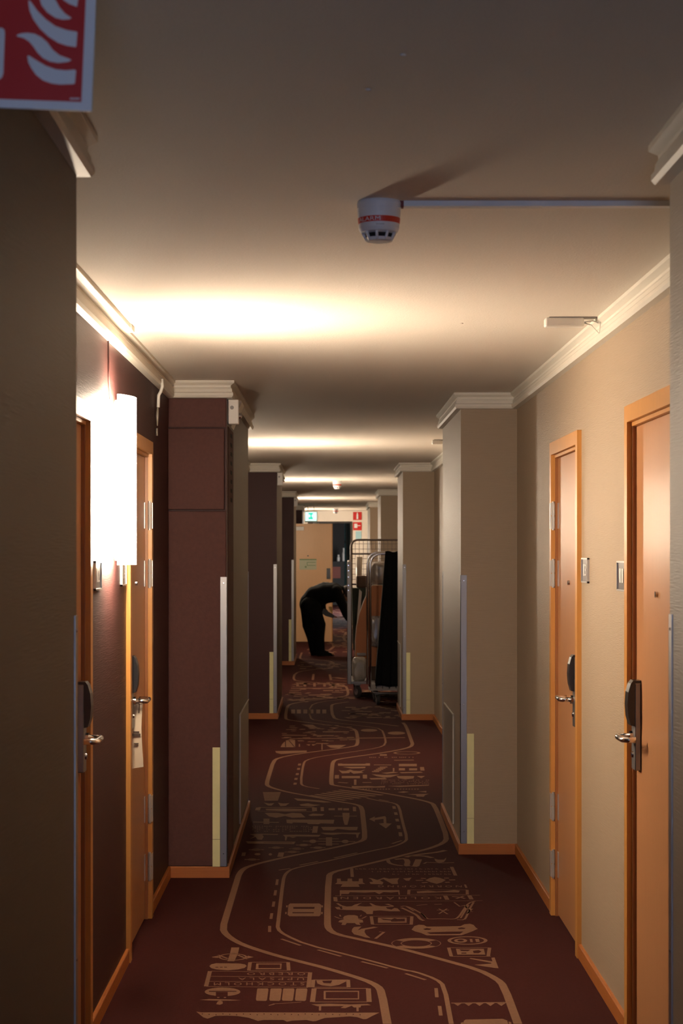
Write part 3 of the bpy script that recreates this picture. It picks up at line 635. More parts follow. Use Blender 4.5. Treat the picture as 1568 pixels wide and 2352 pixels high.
# ------------------------------------------------------------------ wall lamps
LAMPY = [6.56, 14.1, 21.4, 28.9, 36.5]
LAMPL = ['glowing frosted wall lamp between the two nearest left doors', 'glowing wall lamp in the second left recess behind the panelled pillar',
         'glowing wall lamp in the third left recess down the corridor', 'glowing wall lamp in the fourth left recess near the open door', 'glowing wall lamp just before the far white end wall']
for y, lb in zip(LAMPY, LAMPL):
    r = empty('wall_lamp', (LO, y, 1.57), lb, 'wall lamp', group='frosted wall lamps along the left wall')
    bx('back_plate', M['white'], r, LO, LO+.012, y-.05, y+.05, 1.62, 2.12)
    for dy in (-.045, .045):
        MB().lathe(LO+.035, y+dy, [(.008, 1.585), (.013, 1.60), (.013, 2.15), (.008, 2.162)], n=16).build('tube', M['tube'], r)
    br = MB()
    for z in (1.66, 2.08): br.tube([(LO+.01, y, z), (LO+.065, y, z)], .006, n=8)
    br.each('bracket', M['chrome'], r)
    n = 18; vs = []; fs = []
    for k in range(n+1):
        t = -1+2*k/n; yy = y+.155*t; xx = LO+.052+.045*(1-t*t)
        for (dx, z) in ((0, 1.57), (0, 2.176)): vs.append((xx+dx, yy, z))
    for k in range(n+1):
        t = -1+2*k/n; yy = y+.153*t; xx = LO+.047+.045*(1-t*t)
        for z in (1.57, 2.176): vs.append((xx, yy, z))
    o_ = 2*(n+1)
    for k in range(n):
        a = 2*k; fs += [(a, a+2, a+3, a+1), (o_+a, o_+a+1, o_+a+3, o_+a+2), (a, o_+a, o_+a+2, a+2), (a+1, a+3, o_+a+3, o_+a+1)]
    fs += [(0, 1, o_+1, o_), (2*n, o_+2*n, o_+2*n+1, 2*n+1)]
    MB().face_block(vs, fs).build('lamp_shade', M['shade'], r)

# ------------------------------------------------------------------ pillar fittings
def guard(side, y, near, label):      # L-shaped metal angle on a pillar corner
    if y == 8.96: y = 8.9455
    inn = LI if side < 0 else RI; d = 1 if near else -1; t = .0025; wl = .031
    mb = MB()
    a, c_ = sorted((inn, inn-side*t)); mb.box(a, c_, min(y-d*t, y+d*wl), max(y-d*t, y+d*wl), .058, 1.49)
    a, c_ = sorted((inn-side*t, inn+side*wl)); mb.box(a, c_, min(y, y-d*t), max(y, y-d*t), .058, 1.49)
    r = empty('corner_guard', (inn, y, .058), label, 'corner guard', group='metal corner guards on the pillars')
    mb.build('angle', M['steel'], r)
    s = MB()
    for z in (.12, .8, 1.46):
        yy = y+d*wl*.5; s.lathe(yy, z, sorted([(.0035, inn-side*t), (.003, inn-side*(t+.0015))], key=lambda q_: q_[1]), n=10, axis='X')
        s.lathe(inn+side*wl*.5, z, sorted([(.0035, y-d*t), (.003, y-d*(t+.0015))], key=lambda q_: q_[1]), n=10, axis='Y')
    s.each('screw', M['chrome'], r)
PN = ['nearest', 'second', 'third', 'fourth']
for i, (a, b_) in enumerate(LP[:4]):
    if i > 0: guard(-1, a, True, 'steel guard on the front corner of the %s left pillar, %s' % (PN[i], ['', 'below the upholstered panels', 'on plain plum paper', 'near the bending person'][i]))
    guard(-1, b_, False, 'steel guard on the rear corner of the %s left pillar' % PN[i]) if i < 2 else None
for i, (a, b_) in enumerate(RP[:3]):
    if i > 0: guard(1, a, True, 'steel guard on the front corner of the %s right pillar, %s' % (PN[i], ['', 'next to the doors', 'next to the trolleys'][i]))
    guard(1, b_, False, 'steel guard on the rear corner of the %s right pillar' % PN[i]) if i < 2 else None
def strip(side, y, z1, label):
    inn = LI if side < 0 else RI; a, b_ = sorted((inn+side*.033, inn+side*.070))
    mb = MB().box(a, b_, y-.003, y, .056, .19).box(a, b_, y-.003, y, .192, z1)
    tag(mb.build('marking_strip', M['glowstrip']), label, 'marking strip', 'pale yellow marking strips low on the pillars')
strip(-1, 8.9475, .646, 'pale yellow strip low on the panelled left pillar nearest the tagged door')
strip(1, 9.65, .643, 'pale yellow strip low on the beige pillar beyond the right doors')
strip(-1, 17.4, .645, 'pale yellow strip low on the third left pillar of plain plum')
strip(1, 17.3, .645, 'pale yellow strip low on the right pillar beside the trolleys')
strip(-1, 25.6, .645, 'pale yellow strip low on the left pillar near the person')
def kick(side, ya, yb, label):
    inn = LI if side < 0 else RI; X = lambda n: inn-side*n
    a, b_ = sorted((X(0), X(.006)))
    mb = MB().box(a, b_, ya, yb, .085, .70, bev=.0015)
    r = empty('kick_plate', (inn, (ya+yb)/2, .085), label, 'kick plate', 'kick plates on the pillar sides')
    mb.build('panel', M['kick'], r)
    e = MB(); a, b_ = sorted((X(.004), X(.010))); e.box(a, b_, ya, ya+.006, .085, .70); e.box(a, b_, ya, yb, .695, .702); e.build('rim', M['crown'], r)
kick(-1, 10.15, 11.2, 'grey kick plate low on the corridor side of the panelled left pillar')
kick(1, 10.15, 10.95, 'grey kick plate low on the beige pillar beyond the right doors')
kick(1, 17.75, 18.45, 'grey kick plate low on the right pillar beside the trolleys')
# upholstered panels on the second left pillar
for (z0, z1, x0, x1, t, lb) in ((2.232, 2.376, LO, LI-.004, .008, 'short dark plum panel at the top of the left pillar'),
                                (1.824, 2.224, LO-.0+.001, LI-.012, .034, 'square raised plum panel in the middle of the left pillar stack'),
                                (.058, 1.816, LO, LI-.004, .012, 'tall plum panel reaching the floor on the left pillar')):
    tag(MB().box(x0, x1, 8.96-t, 8.96, z0, z1, bev=.004).build('wall_panel', M['plumpanel']), lb, 'wall panel', 'upholstered panels on the left pillar')
bxo = MB().box(LI, LI+.004, 9.02, 9.50, .06, 2.24); tag(bxo.build('side_panel', M['plumpanel']), 'narrow dark strip panel down the corridor side of the panelled pillar', 'wall panel')
v = MB()
for k in range(8): v.box(LI+.0035, LI+.0048, 9.22, 9.36, 1.87+k*.047, 1.89+k*.047)
tag(v.build('air_slots', M['hole']), 'column of small dark air slots in the narrow side strip', 'air slots')
def wall_sensor(y, label):
    r = empty('wall_sensor', (LI, y, 2.25), label, 'sensor', 'white boxes high on the left pillar corners')
    bx('housing', M['white'], r, LI, LI+.056, y, y+.05, 2.252, 2.376, bev=.006)
    MB().lathe(LI+.022, 2.335, [(.009, y-.003), (.010, y+.002)], n=18, axis='Y').build('button', M['grey'], r)
    MB().lathe(y+.025, 2.295, [(.016, LI+.054), (.014, LI+.066), (.006, LI+.072)], n=18, axis='X').build('lens', M['chrome'], r)
wall_sensor(9.02, 'white sensor box with a dark button on the panelled left pillar')
wall_sensor(17.46, 'white sensor box high on the third left pillar')
wall_sensor(25.66, 'white sensor box high on the fourth left pillar')
# small bracket behind the first sensor
tag(MB().prism([(LI, 2.33), (LI+.05, 2.40), (LI+.055, 2.39), (LI+.012, 2.29), (LI, 2.26)], 9.35, 9.60).build('ceiling_bracket', M['crown']), 'cream angled bracket under the moulding behind the white sensor box', 'bracket')

# right-hand ceiling boxes
for y, lb in ((6.52, 'white box on the ceiling above the right doors, wired to the moulding'), (13.7, 'white ceiling box in the second right recess'), (20.9, 'white ceiling box in the third right recess')):
    r = empty('ceiling_box', (.84, y, CEIL), lb, 'ceiling box', 'white boxes fixed to the ceiling on the right')
    bx('housing', M['white'], r, .775, .915, y-.025, y+.025, CEIL-.036, CEIL-.003, bev=.006)
    bx('mount', M['grey'], r, .79, .965, y-.02, y+.02, CEIL-.004, CEIL)
    MB().tube([(.912, y-.01, CEIL-.02), (.94, y-.02, CEIL-.03), (.968, y-.03, CEIL-.062), (.972, y-.03, CEIL-.02)], .0022, n=6).tube([(.912, y, CEIL-.018), (.95, y, CEIL-.012), (.968, y, CEIL-.02)], .002, n=6).each('wire', M['white'], r)

# smoke detectors
def detector(x, y, label, text=False):
    r = empty('smoke_detector', (x, y, CEIL), label, 'smoke detector', 'smoke detectors on the ceiling')
    c_ = CEIL
    MB().lathe(x, y, [(.052, c_), (.054, c_-.006), (.053, c_-.018), (.0535, c_-.0185)], n=48).build('base', M['signwhite'], r)
    MB().lathe(x, y, [(.052, c_-.018), (.052, c_-.030), (.050, c_-.045), (.0492, c_-.058), (.0488, c_-.066), (.045, c_-.074), (.034, c_-.078)], n=48).build('body', M['signwhite'], r)
    bd = MB().lathe(x, y, [(.0500, c_-.041), (.0512, c_-.0412), (.0500, c_-.0545), (.049, c_-.055)], n=48).build('red_band', M['redband'], r)
    MB().lathe(x, y, [(.0335, c_-.076), (.032, c_-.088)], n=32).build('chamber', M['hole'], r)
    g = MB()
    for k in range(9):
        a = 2*math.pi*k/9+.35
        g.tube([(x+.040*math.cos(a), y+.040*math.sin(a), c_-.075), (x+.030*math.cos(a), y+.030*math.sin(a), c_-.094)], .0035, n=8)
    g.lathe(x, y, [(.034, c_-.088), (.032, c_-.095), (.024, c_-.097)], n=32)
    g.build('cover_ribs', M['signwhite'], r)
    if text:
        vs, fs = text_polys('ALARM'); t = MB(); a0, a1 = math.radians(-90-68), math.radians(-90+2)
        t.face_block([(x+.0517*math.cos(a0+(a1-a0)*u), y+.0517*math.sin(a0+(a1-a0)*u), c_-.0530+.0095*v_) for u, v_ in vs], fs); t.build('lettering', M['signwhite'], bd, fix=False)
        t = MB(); vs, fs = text_polys('0 · 026'); a0, a1 = math.radians(-90-8), math.radians(-90+14)
        m_ = MB()
        for k in range(6): 
            a = math.radians(-98+k*4); m_.box(x+.0489*math.cos(a)-.0008, x+.0489*math.cos(a)+.0008, y+.0492*math.sin(a)-.0005, y+.0492*math.sin(a), c_-.0635, c_-.060)
        m_.build('small_print', M['grey'], r)
    return r
detector(.119, 4.36, 'white smoke detector with a red ALARM band, nearest the camera', True)
detector(.09, 21.8, 'small distant smoke detector above the corridor beyond the second recess')
detector(.12, 36.2, 'tiny smoke detector far down by the exit sign')
r = empty('cable_duct', (.58, 4.36, CEIL), 'white cable duct running from the near smoke detector to the right wall', 'cable duct')
bx('duct', M['signwhite'], r, .178, 1.0, 4.345, 4.375, CEIL-.013, CEIL)
bx('end_cap', M['darkred'], r, .168, .178, 4.345, 4.375, CEIL-.014, CEIL)

# left trunking and dropped cable
r = empty('cable_trunking', (-.755, 5.2, CEIL-.02), 'white trunking under the ceiling along the near left moulding', 'cable trunking')
MB().box(-.764, -.738, 3.66, 6.75, CEIL-.018, CEIL, bev=.003).build('trunking', M['crown'], r)
MB().box(-.766, -.734, 6.70, 6.80, CEIL-.022, CEIL, bev=.004).build('end_piece', M['crown'], r)
r = empty('cable_conduit', (-.785, 8.25, 2.2), 'white conduit dropping from the moulding beside the left pillar', 'conduit')
MB().tube([(-.766, 8.25, 2.405), (-.764, 8.25, 2.37), (-.772, 8.25, 2.345), (-.781, 8.25, 2.33), (-.783, 8.25, 2.275)], .0075, n=10).build('conduit', M['white'], r)
MB().tube([(-.785, 8.25, 2.275), (-.787, 8.25, 2.235), (-.787, 8.25, 2.19)], .006, n=8, rs=[.004, .007, .003]).tube([(-.789, 8.25, 2.18), (-.789, 8.25, 2.145)], .005, n=8).build('cable_tail', M['kick'], r)
tag(MB().tube([(LO+.004, 6.50, 2.375), (LO+.004, 6.51, 2.25), (LO+.004, 6.55, 2.17)], .003, n=6).build('lamp_cable', M['plum']), 'thin cable dropping from the moulding to the nearest wall lamp', 'cable')

# ------------------------------------------------------------------ fire sign hanging at the near left wall
SY = 2.5
def sp(x, y): return ((x/3.136-VX)*SY/F, EYE+(VY-y/3.136)*SY/F)
r = empty('fire_sign', (-.42, SY, 2.23), 'red and white fire hose sign with flames sticking out from the near left wall', 'sign')
def sq(pts): return [sp(*p) for p in pts]
MB().prism(sq([(660, 800), (700, -240), (-290, -278), (-330, 762)]), SY, SY+.004).build('board', M['signwhite'], r)
red = MB().prism(sq([(586, 735), (625, -170), (-215, -202), (-255, 704)]), SY-.0006, SY-.0001).build('red_field', M['red'], r)
FLM = [[(400, -140), (430, -50), (455, 0), (500, 30), (555, 50), (565, -20), (520, -60), (480, -120)],
       [(285, -10), (300, 40), (340, 90), (400, 130), (450, 143), (500, 140), (515, 130), (470, 100), (430, 55), (400, 0), (375, -70), (350, -150), (300, -80)],
       [(205, 10), (208, 40), (215, 80), (240, 140), (290, 210), (350, 265), (420, 310), (480, 330), (545, 340), (550, 335), (557, 238), (552, 230), (480, 218), (400, 190), (330, 140), (270, 80), (235, 30), (215, 5)],
       [(120, 258), (130, 250), (160, 241), (200, 238), (250, 245), (300, 270), (340, 305), (380, 360), (430, 400), (500, 425), (515, 434), (490, 447), (420, 455), (360, 445), (310, 420), (270, 380), (240, 335), (210, 300), (170, 275), (130, 265)],
       [(198, 405), (205, 450), (225, 490), (260, 540), (310, 580), (370, 602), (430, 610), (530, 607), (540, 600), (548, 512), (540, 503), (470, 508), (400, 500), (330, 475), (270, 440), (230, 415), (210, 402)]]
fm = MB()
for p in FLM: fm.prism(sq(p), SY-.0012, SY-.0006)
fm.each('flame', M['signwhite'], r)
MB().prism(sq([(-130, 205), (15, 202), (32, 215), (36, 240), (25, 530), (15, 560), (-5, 575), (-135, 570)]), SY-.0012, SY-.0006).build('hose_pictogram', M['signwhite'], r)
mk = MB()
for k in range(4): mk.prism(sq([(505+k*18, 706), (518+k*18, 706), (518+k*18, 718), (505+k*18, 718)]), SY-.0012, SY-.0006)
mk.build('maker_mark', M['signwhite'], r)

# ------------------------------------------------------------------ far end
DL = MB().box(-.80, .05, 32.0, 32.04, .01, 2.10)
r = empty('open_room_door', (-.80, 32.0, 0), 'pale beech room door standing open across the far left side', 'door', kind=None)
DL.build('door_leaf', M['leafpale'], r)
bx('edge_strip', M['frame'], r, .035, .05, 31.998, 32.0, .01, 2.10)
bx('door_closer', M['white'], r, -.72, -.455, 31.95, 32.0, 1.98, 2.05, bev=.005)
pc = MB().box(-.535, -.235, 31.99, 32.0, 1.285, 1.475).build('evacuation_plan', M['plancard'], r)
g = MB().box(-.535, -.235, 31.985, 31.99, 1.455, 1.475).box(-.40, -.25, 31.985, 31.99, 1.41, 1.42).box(-.40, -.25, 31.985, 31.99, 1.355, 1.365).box(-.405, -.395, 31.985, 31.99, 1.36, 1.42).box(-.44, -.41, 31.985, 31.99, 1.32, 1.35)
g.build('plan_drawing', M['plangreen'], pc)
bx('lock_plate', M['black'], r, -.055, .01, 31.975, 32.0, 1.12, 1.31, bev=.006)
MB().tube([(-.02, 31.98, 1.06), (-.02, 31.93, 1.06), (-.13, 31.93, 1.06)], .01, n=8).build('lever_handle', M['chrome'], r)
MB().lathe(-.385, 1.53, [(.012, 31.985), (.012, 32.0)], n=14, axis='Y').build('peephole', M['black'], r)
# end wall with its opening
EY = 38.0
e = MB().box(-.95, .47, EY, EY+.15, 2.235, CEIL).box(.47, 1.15, EY, EY+.15, 0, CEIL).box(-.95, -.46, EY, EY+.15, 0, 2.235)
tag(e.build('wall_end', M['whitewall']), 'white wall with an opening closing the far end of the corridor', 'wall', kind='structure')
tag(MB().box(-.46, -.30, EY-.02, EY+.16, 0, 2.235).box(.43, .47, EY-.02, EY+.16, 0, 2.235).box(-.30, .43, EY-.02, EY+.16, 2.20, 2.235).build('trim_3', M['slate']), 'dark frame around the opening in the far end wall', 'door frame', kind='structure')
l = MB().box(-2.4, -2.3, EY+.15, 56, 0, 3).box(2.5, 2.6, EY+.15, 56, 0, 3).box(-2.4, 2.6, 55, 55.1, 0, 3).box(-2.4, 2.6, EY+.1, 56, 2.7, 2.8).box(-2.4, -.95, EY+.1, EY+.15, 0, 3).box(1.15, 2.6, EY+.1, EY+.15, 0, 3).box(-.95, 1.15, EY+.05, EY+.15, CEIL, 3)
tag(l.build('wall_far', M['slate']), 'dark slate walls of the lobby beyond the corridor opening', 'wall', kind='structure')
r = empty('curtain', (.5, 44, .3), 'pale teal curtain hanging beside glass beyond the opening', 'curtain')
n = 26; vs = []; fs = []
for j in range(9):
    z = 2.35-j*.25
    for i in range(n+1):
        t = i/n; vs.append((.40+.16*t+.05*(j/8-.5)*(1 if j < 5 else -.5), 44+.03*math.sin(t*26), z))
for j in range(8):
    for i in range(n): fs.append((j*(n+1)+i, j*(n+1)+i+1, (j+1)*(n+1)+i+1, (j+1)*(n+1)+i))
MB().face_block(vs, fs, 0, True).build('cloth', M['paleteal'], r)
MB().tube([(.3, 44, 2.37), (.7, 44, 2.37)], .012).build('rail', M['steel'], r)
r = empty('glass_partition', (.55, 44.5, 0), 'teal glass partition with a thin dark bar behind the curtain', 'glass partition')
bx('glass_panel', M['teal'], r, .36, .75, 44.5, 44.53, .6, 2.5); bx('cross_bar', M['slate'], r, .36, .75, 44.47, 44.5, 1.82, 1.85)
bx('foot_rail', M['slate'], r, .36, .75, 44.46, 44.54, 0, .6)
r = empty('lobby_cabinet', (.4, 54, 0), 'dark cabinet with a rust red front standing in the lobby beyond', 'cabinet')
bx('body', M['slate'], r, .07, .72, 54, 54.5, 0, 1.30); bx('front_panel', M['rust'], r, .075, .32, 53.97, 54, .80, 1.14)
for x, z0, hh, rr, lb in ((.26, 1.30, .20, .045, 'silvery white flask on the dark lobby cabinet'), (.42, 1.30, .40, .05, 'tall white jar on the dark lobby cabinet')):
    q_ = MB().lathe(x, 54.2, [(rr*.8, z0), (rr, z0+.02), (rr, z0+hh*.6), (rr*.6, z0+hh*.75), (rr*.7, z0+hh)], n=20)
    tag(q_.build('jar', M['white']), lb, 'jar', 'white jars on the lobby cabinet')
# exit sign
r = empty('exit_sign', (-.33, 33.2, 2.16), 'lit green and white exit sign under the ceiling above the open door', 'exit sign')
bx('housing', M['white'], r, -.46, -.23, 33.2, 33.26, 2.14, 2.34, bev=.01)
bx('lit_face', M['exit'], r, -.45, -.24, 33.19, 33.2, 2.17, 2.33)
g = MB().box(-.39, -.31, 33.185, 33.19, 2.285, 2.315).box(-.39, -.31, 33.185, 33.19, 2.20, 2.235).box(-.355, -.33, 33.185, 33.19, 2.235, 2.285)
g.build('pictogram', M['exitgreen'], r)
MB().tube([(-.40, 33.23, 2.34), (-.40, 33.23, CEIL)], .006, n=6).tube([(-.29, 33.23, 2.34), (-.29, 33.23, CEIL)], .006, n=6).each('hanger', M['white'], r)
bx('emergency_lamp', M['white'], r, -.31, -.20, 33.19, 33.27, 2.08, 2.14, bev=.008)
# signs on the jamb wall
def sign_red(z0, label, kind):
    r = empty('fire_sign', (.575, EY, z0), label, 'sign', 'two red signs on the white end wall')
    bx('board', M['red'], r, .49, .67, EY-.012, EY-.002, z0, z0+.17)
    s = MB(); y = EY-.016
    if kind == 0:
        s.box(.562, .598, y, y+.004, z0+.02, z0+.12); s.box(.57, .59, y, y+.004, z0+.12, z0+.155)
    else:
        s.box(.515, .58, y, y+.004, z0+.05, z0+.14); s.box(.58, .645, y, y+.004, z0+.09, z0+.105)
        s.box(.535, .56, y-.001, y+.003, z0+.075, z0+.115)
    s.build('pictogram', M['signwhite'], r)
sign_red(2.265, 'upper red sign with a white fire extinguisher on the far white wall', 0)
sign_red(2.05, 'lower red sign with a white hose pictogram on the far white wall', 1)
tag(MB().box(.545, .665, EY-.010, EY-.001, 1.83, 2.03, bev=.002).build('poster', M['poster']), 'light blue poster below the two red signs on the far wall', 'poster')

# ------------------------------------------------------------------ trolleys
def hoop(x0, x1, y, z0, z1, rad):
    p = [(x0, y, z0), (x0, y, z1-rad)]
    for k in range(1, 7): a = math.pi/2*k/6; p.append((x0+rad*(1-math.cos(a)), y, z1-rad+rad*math.sin(a)))
    p.append((x1-rad, y, z1))
    for k in range(1, 7): a = math.pi/2*k/6; p.append((x1-rad+rad*math.sin(a), y, z1-rad+rad*math.cos(a)))
    p.append((x1, y, z0)); return p
def hoop_y(x, y0, y1, z0, z1, rad):
    return [(x, a, c_) for (a, _, c_) in hoop(y0, y1, 0, z0, z1, rad)]
def caster(root, x, y, d=.125, ang=0.3):
    rr = d/2
    c_ = MB(); n = 24; hw = .016
    prof = [(rr*.55, -hw), (rr*.95, -hw), (rr, -hw*.6), (rr, hw*.6), (rr*.95, hw), (rr*.55, hw)]
    ca, sa = math.cos(ang), math.sin(ang)
    def ringmesh(prof):
        vs = []; fs = []
        for r_, h in prof:
            for j in range(n):
                a = 2*math.pi*j/n; u = r_*math.cos(a); z = rr+r_*math.sin(a)
                vs.append((x+h*ca-u*sa, y+h*sa+u*ca, z))
        k = len(prof)
        for i in range(k-1):
            for j in range(n): fs.append((i*n+j, i*n+(j+1) % n, (i+1)*n+(j+1) % n, (i+1)*n+j))
        fs.append(tuple(range(n))); fs.append(tuple((k-1)*n+j for j in range(n)))
        return vs, fs
    w_ = MB().face_block(*ringmesh(prof)).build('caster', M['rubber'], root)
    hb = MB().face_block(*ringmesh([(rr*.5, -hw*1.15), (rr*.5, hw*1.15)])); hb.build('hub', M['grey'], w_)
    fk = MB().tube([(x-.024*ca, y-.024*sa, rr), (x-.024*ca, y-.024*sa, rr*2+.005)], .005, n=6).tube([(x+.024*ca, y+.024*sa, rr), (x+.024*ca, y+.024*sa, rr*2+.005)], .005, n=6).box(x-.032, x+.032, y-.032, y+.032, rr*2+.003, rr*2+.014)
    fk.build('fork', M['cage'], w_)
# wire cage trolley
R1 = empty('cage_trolley', (.58, 20.3, 0), 'tall wire cage roll container loaded with boards and wrapped goods', 'trolley')
x0, x1, ya, yb = .215, .95, 19.85, 20.75; zb = .155
p = MB().box(x0, x1, ya, yb, zb, zb+.03, bev=.004); p.build('platform', M['cage'], R1)
sf = MB().tube(hoop_y(x0, ya, yb, zb+.02, 1.50, .08), .014, n=10)
sf.build('side_frame', M['cage'], R1)
wm = MB()
k = zb+.12
while k < 1.46: wm.tube([(x0, ya+.01, k), (x0, yb-.01, k)], .0032, n=5); k += .075
for t in range(1, 9): yy = ya+(yb-ya)*t/9; wm.tube([(x0, yy, zb+.03), (x0, yy, 1.48)], .0032, n=5)
wm.build('side_mesh', M['cage'], R1)
wr_ = MB(); sf = MB().tube(hoop_y(x1, ya, yb, zb+.02, 1.50, .08), .014, n=10)
k = zb+.12
while k < 1.46: sf.tube([(x1, ya+.01, k), (x1, yb-.01, k)], .0032, n=5); k += .075
sf.build('side_frame', M['cage'], R1)
bf = MB().tube(hoop(x0+.03, x1, yb+.03, zb+.02, 1.745, .08), .012, n=10)
for z in (1.585, 1.235): bf.tube([(x0+.03, yb+.03, z), (x1, yb+.03, z)], .010, n=8)
bf.build('back_frame', M['darkcage'], R1)
bm_ = MB()
for t in range(1, 15): xx = x0+.03+(x1-x0-.03)*t/15; bm_.tube([(xx, yb+.03, zb+.03), (xx, yb+.03, 1.735)], .0028, n=5)
for z in (1.70, 1.64, 1.53, 1.47, 1.41, 1.35, 1.29, 1.1, .95, .8, .65, .5, .35): bm_.tube([(x0+.03, yb+.03, z), (x1, yb+.03, z)], .0026, n=5)
bm_.build('back_mesh', M['darkcage'], R1)
# front corner post with bright studs
ps = MB().box(x0-.022, x0+.022, ya-.022, ya+.010, zb, 1.50, bev=.004); ps.build('corner_post', M['cage'], R1)
st = MB()
for z in (1.46, 1.40, 1.33, 1.24, 1.185): st.lathe(x0-.010, z, [(.006, ya-.027), (.008, ya-.021)], n=8, axis='Y')
st.each('stud', M['chrome'], R1)
for (cx_, cy_, a) in ((x0+.09, ya+.02, .5), (x1-.08, ya+.08, .1), (x0+.09, yb-.08, -.3), (x1-.08, yb-.08, .2)): caster(R1, cx_, cy_, .14, a)
# low hoop trolley with a plastic deck
R2 = empty('hoop_trolley', (.58, 19.2, 0), 'low chrome hoop trolley with a grey deck beside the right pillar', 'trolley')
x0, x1 = .425, .97; ya, yb = 19.0, 19.42
MB().tube(hoop(x0, x1, ya, .19, 1.588, .11), .0135, n=12).build('front_hoop', M['chrome'], R2)
MB().tube(hoop(x0-.02, x1, yb, .19, 1.60, .11), .0125, n=12).build('back_hoop', M['chrome'], R2)
dk = MB()
for k in range(8): dk.box(x0-.005+k*.07, x0+.058+k*.07, ya-.01, yb+.01, .165, .215, bev=.004)
dk.box(x0-.01, x1+.02, ya-.012, yb+.012, .15, .168)
dk.build('deck', M['grey'], R2)
MB().tube([(x0, ya, .19), (x0+.03, ya-.0, .13), (x0+.10, ya, .12), (x1, ya, .12)], .012, n=8).build('lower_rail', M['cage'], R2)
for (cx_, cy_, a) in ((x0+.08, ya+.03, .2), (x1-.05, ya+.03, .2), (x0+.06, yb-.05, 0), (x1-.05, yb-.05, .4)): caster(R2, cx_, cy_, .105, a)
# black cloth draped over the front hoop
def cloth():
    n, m = 26, 40; vs = []; fs = []
    for s_ in (0, 1):
        for j in range(m+1):
            z = 1.612-j/m*(1.412 if s_ == 0 else 1.30)
            t = j/m
            xl = .583-.105*t**1.05; xr = .748+.05*math.sin(t*2)
            for i in range(n+1):
                u = i/n; x = xl+(xr-xl)*u
                fold = .014*math.sin(u*19+1.3*math.sin(t*3))*min(1, t*3)+.008*math.sin(u*41+2)*t
                vs.append((x, (ya-.022-fold-.02*t) if s_ == 0 else (ya+.022+fold), z+.006*math.sin(u*9)+(.02*u if j == m else 0)-(.02*u*t)))
    o_ = (m+1)*(n+1)
    for s_ in (0, 1):
        for j in range(m):
            for i in range(n):
                a = s_*o_+j*(n+1)+i; f = (a, a+1, a+n+2, a+n+1); fs.append(f if s_ else f[::-1])
    for i in range(n): fs.append((i, i+1, o_+i+1, o_+i)); a = m*(n+1)+i; fs.append((a+1, a, o_+a, o_+a+1))
    for j in range(m):
        a = j*(n+1); fs.append((a, o_+a, o_+a+n+1, a+n+1)); a += n; fs.append((a+n+1, o_+a+n+1, o_+a, a))
    return MB().face_block(vs, fs, 0, True)
tag(cloth().build('black_cloth', M['clothblack']), 'long black cloth draped over the chrome hoop of the front trolley', 'cloth')
# goods in the cage
B_ = MB(); prof = [(.285, .34), (.285, .62), (.30, .78), (.33, .92), (.38, 1.06), (.43, 1.17), (.47, 1.235), (.72, 1.235), (.72, .34)]
r = empty('curved_board', (.5, 20.0, .34), 'orange laminate board with a curved top corner standing in the cage', 'board')
B_.prism(prof, 20.0, 20.03).build('board_face', M['orangeboard'], r)
eb = MB().tube([(a, 20.012, b_) for a, b_ in prof[:8]], .008, n=6); eb.build('edge_band', M['paper'], r)
def lump(name, m, x0, x1, y0, y1, z0, z1, seed, amp=.18, sub=4):
    bm = bmesh.new(); bmesh.ops.create_icosphere(bm, subdivisions=sub, radius=1)
    for v_ in bm.verts:
        d = v_.co.copy(); c_ = Vector([math.copysign(abs(a)**.55, a) for a in d])
        k_ = 1+amp*noise.noise(d*2.3+Vector((seed, 0, 0)))+amp*.5*noise.noise(d*6+Vector((0, seed, 0)))
        c_ *= k_; c_ = Vector([max(-1.0, min(1.0, a)) for a in c_])
        v_.co = Vector(((x0+x1)/2+c_.x*(x1-x0)/2, (y0+y1)/2+c_.y*(y1-y0)/2, (z0+z1)/2+c_.z*(z1-z0)/2))
    bm.verts.index_update()
    mb = MB().face_block([v_.co.copy() for v_ in bm.verts], [[v_.index for v_ in f.verts] for f in bm.faces], 0, True); bm.free()
    return mb.build(name, m)
tag(lump('wrapped_bundle', M['plastic'], .44, .74, 20.05, 20.35, 1.24, 1.50, 3.1), 'grey film wrapped bundle on top of the goods above the orange board', 'bundle')
tag(MB().box(.42, .80, 20.05, 20.6, .185, 1.225, bev=.01).build('packing_crate', M['brown']), 'brown packed crate standing behind the orange board', 'crate')
tag(lump('plastic_bag', M['paleplastic'], .245, .41, 19.87, 19.985, .187, .45, 8.3), 'crumpled pale plastic bag at the bottom of the cage trolley', 'bag')
tag(lump('plastic_bag', M['plastic'], .455, .56, 19.93, 19.985, .56, .90, 5.3, .3), 'small crumpled grey bag hanging in front of the orange board', 'bag')
tag(MB().prism([(.265, .50), (.40, .50), (.41, 1.20), (.25, 1.20)], 20.35, 20.55).build('folded_textile', M['darktextile']), 'dark green folded textile stacked behind the orange board', 'textile')
tag(MB().prism([(.29, .62), (.31, .60), (.36, 1.16), (.33, 1.19)], 20.2, 20.23).build('pale_slat', M['kick']), 'pale slat leaning among the dark textiles in the cage', 'slat')
tag(MB().box(.30, .42, 20.36, 20.60, 1.202, 1.34, bev=.02).build('dark_box', M['brown']), 'small dark box on the textiles at the back of the cage', 'box')
tag(MB().box(.30, .40, 19.95, 20.18, .46, .49, bev=.004).build('tray', M['grey']), 'pale grey tray edge above the plastic bag in the cage', 'tray')
for tsh, lb in ((.262, 'upright pale film roll at the left of the cage'),):
    tag(MB().tube([(.33, 20.65, 1.0), (.335, 20.65, 1.55)], .035, n=12, rs=[.025, .04]).build('film_roll', M['paleplastic']), lb, 'film roll')

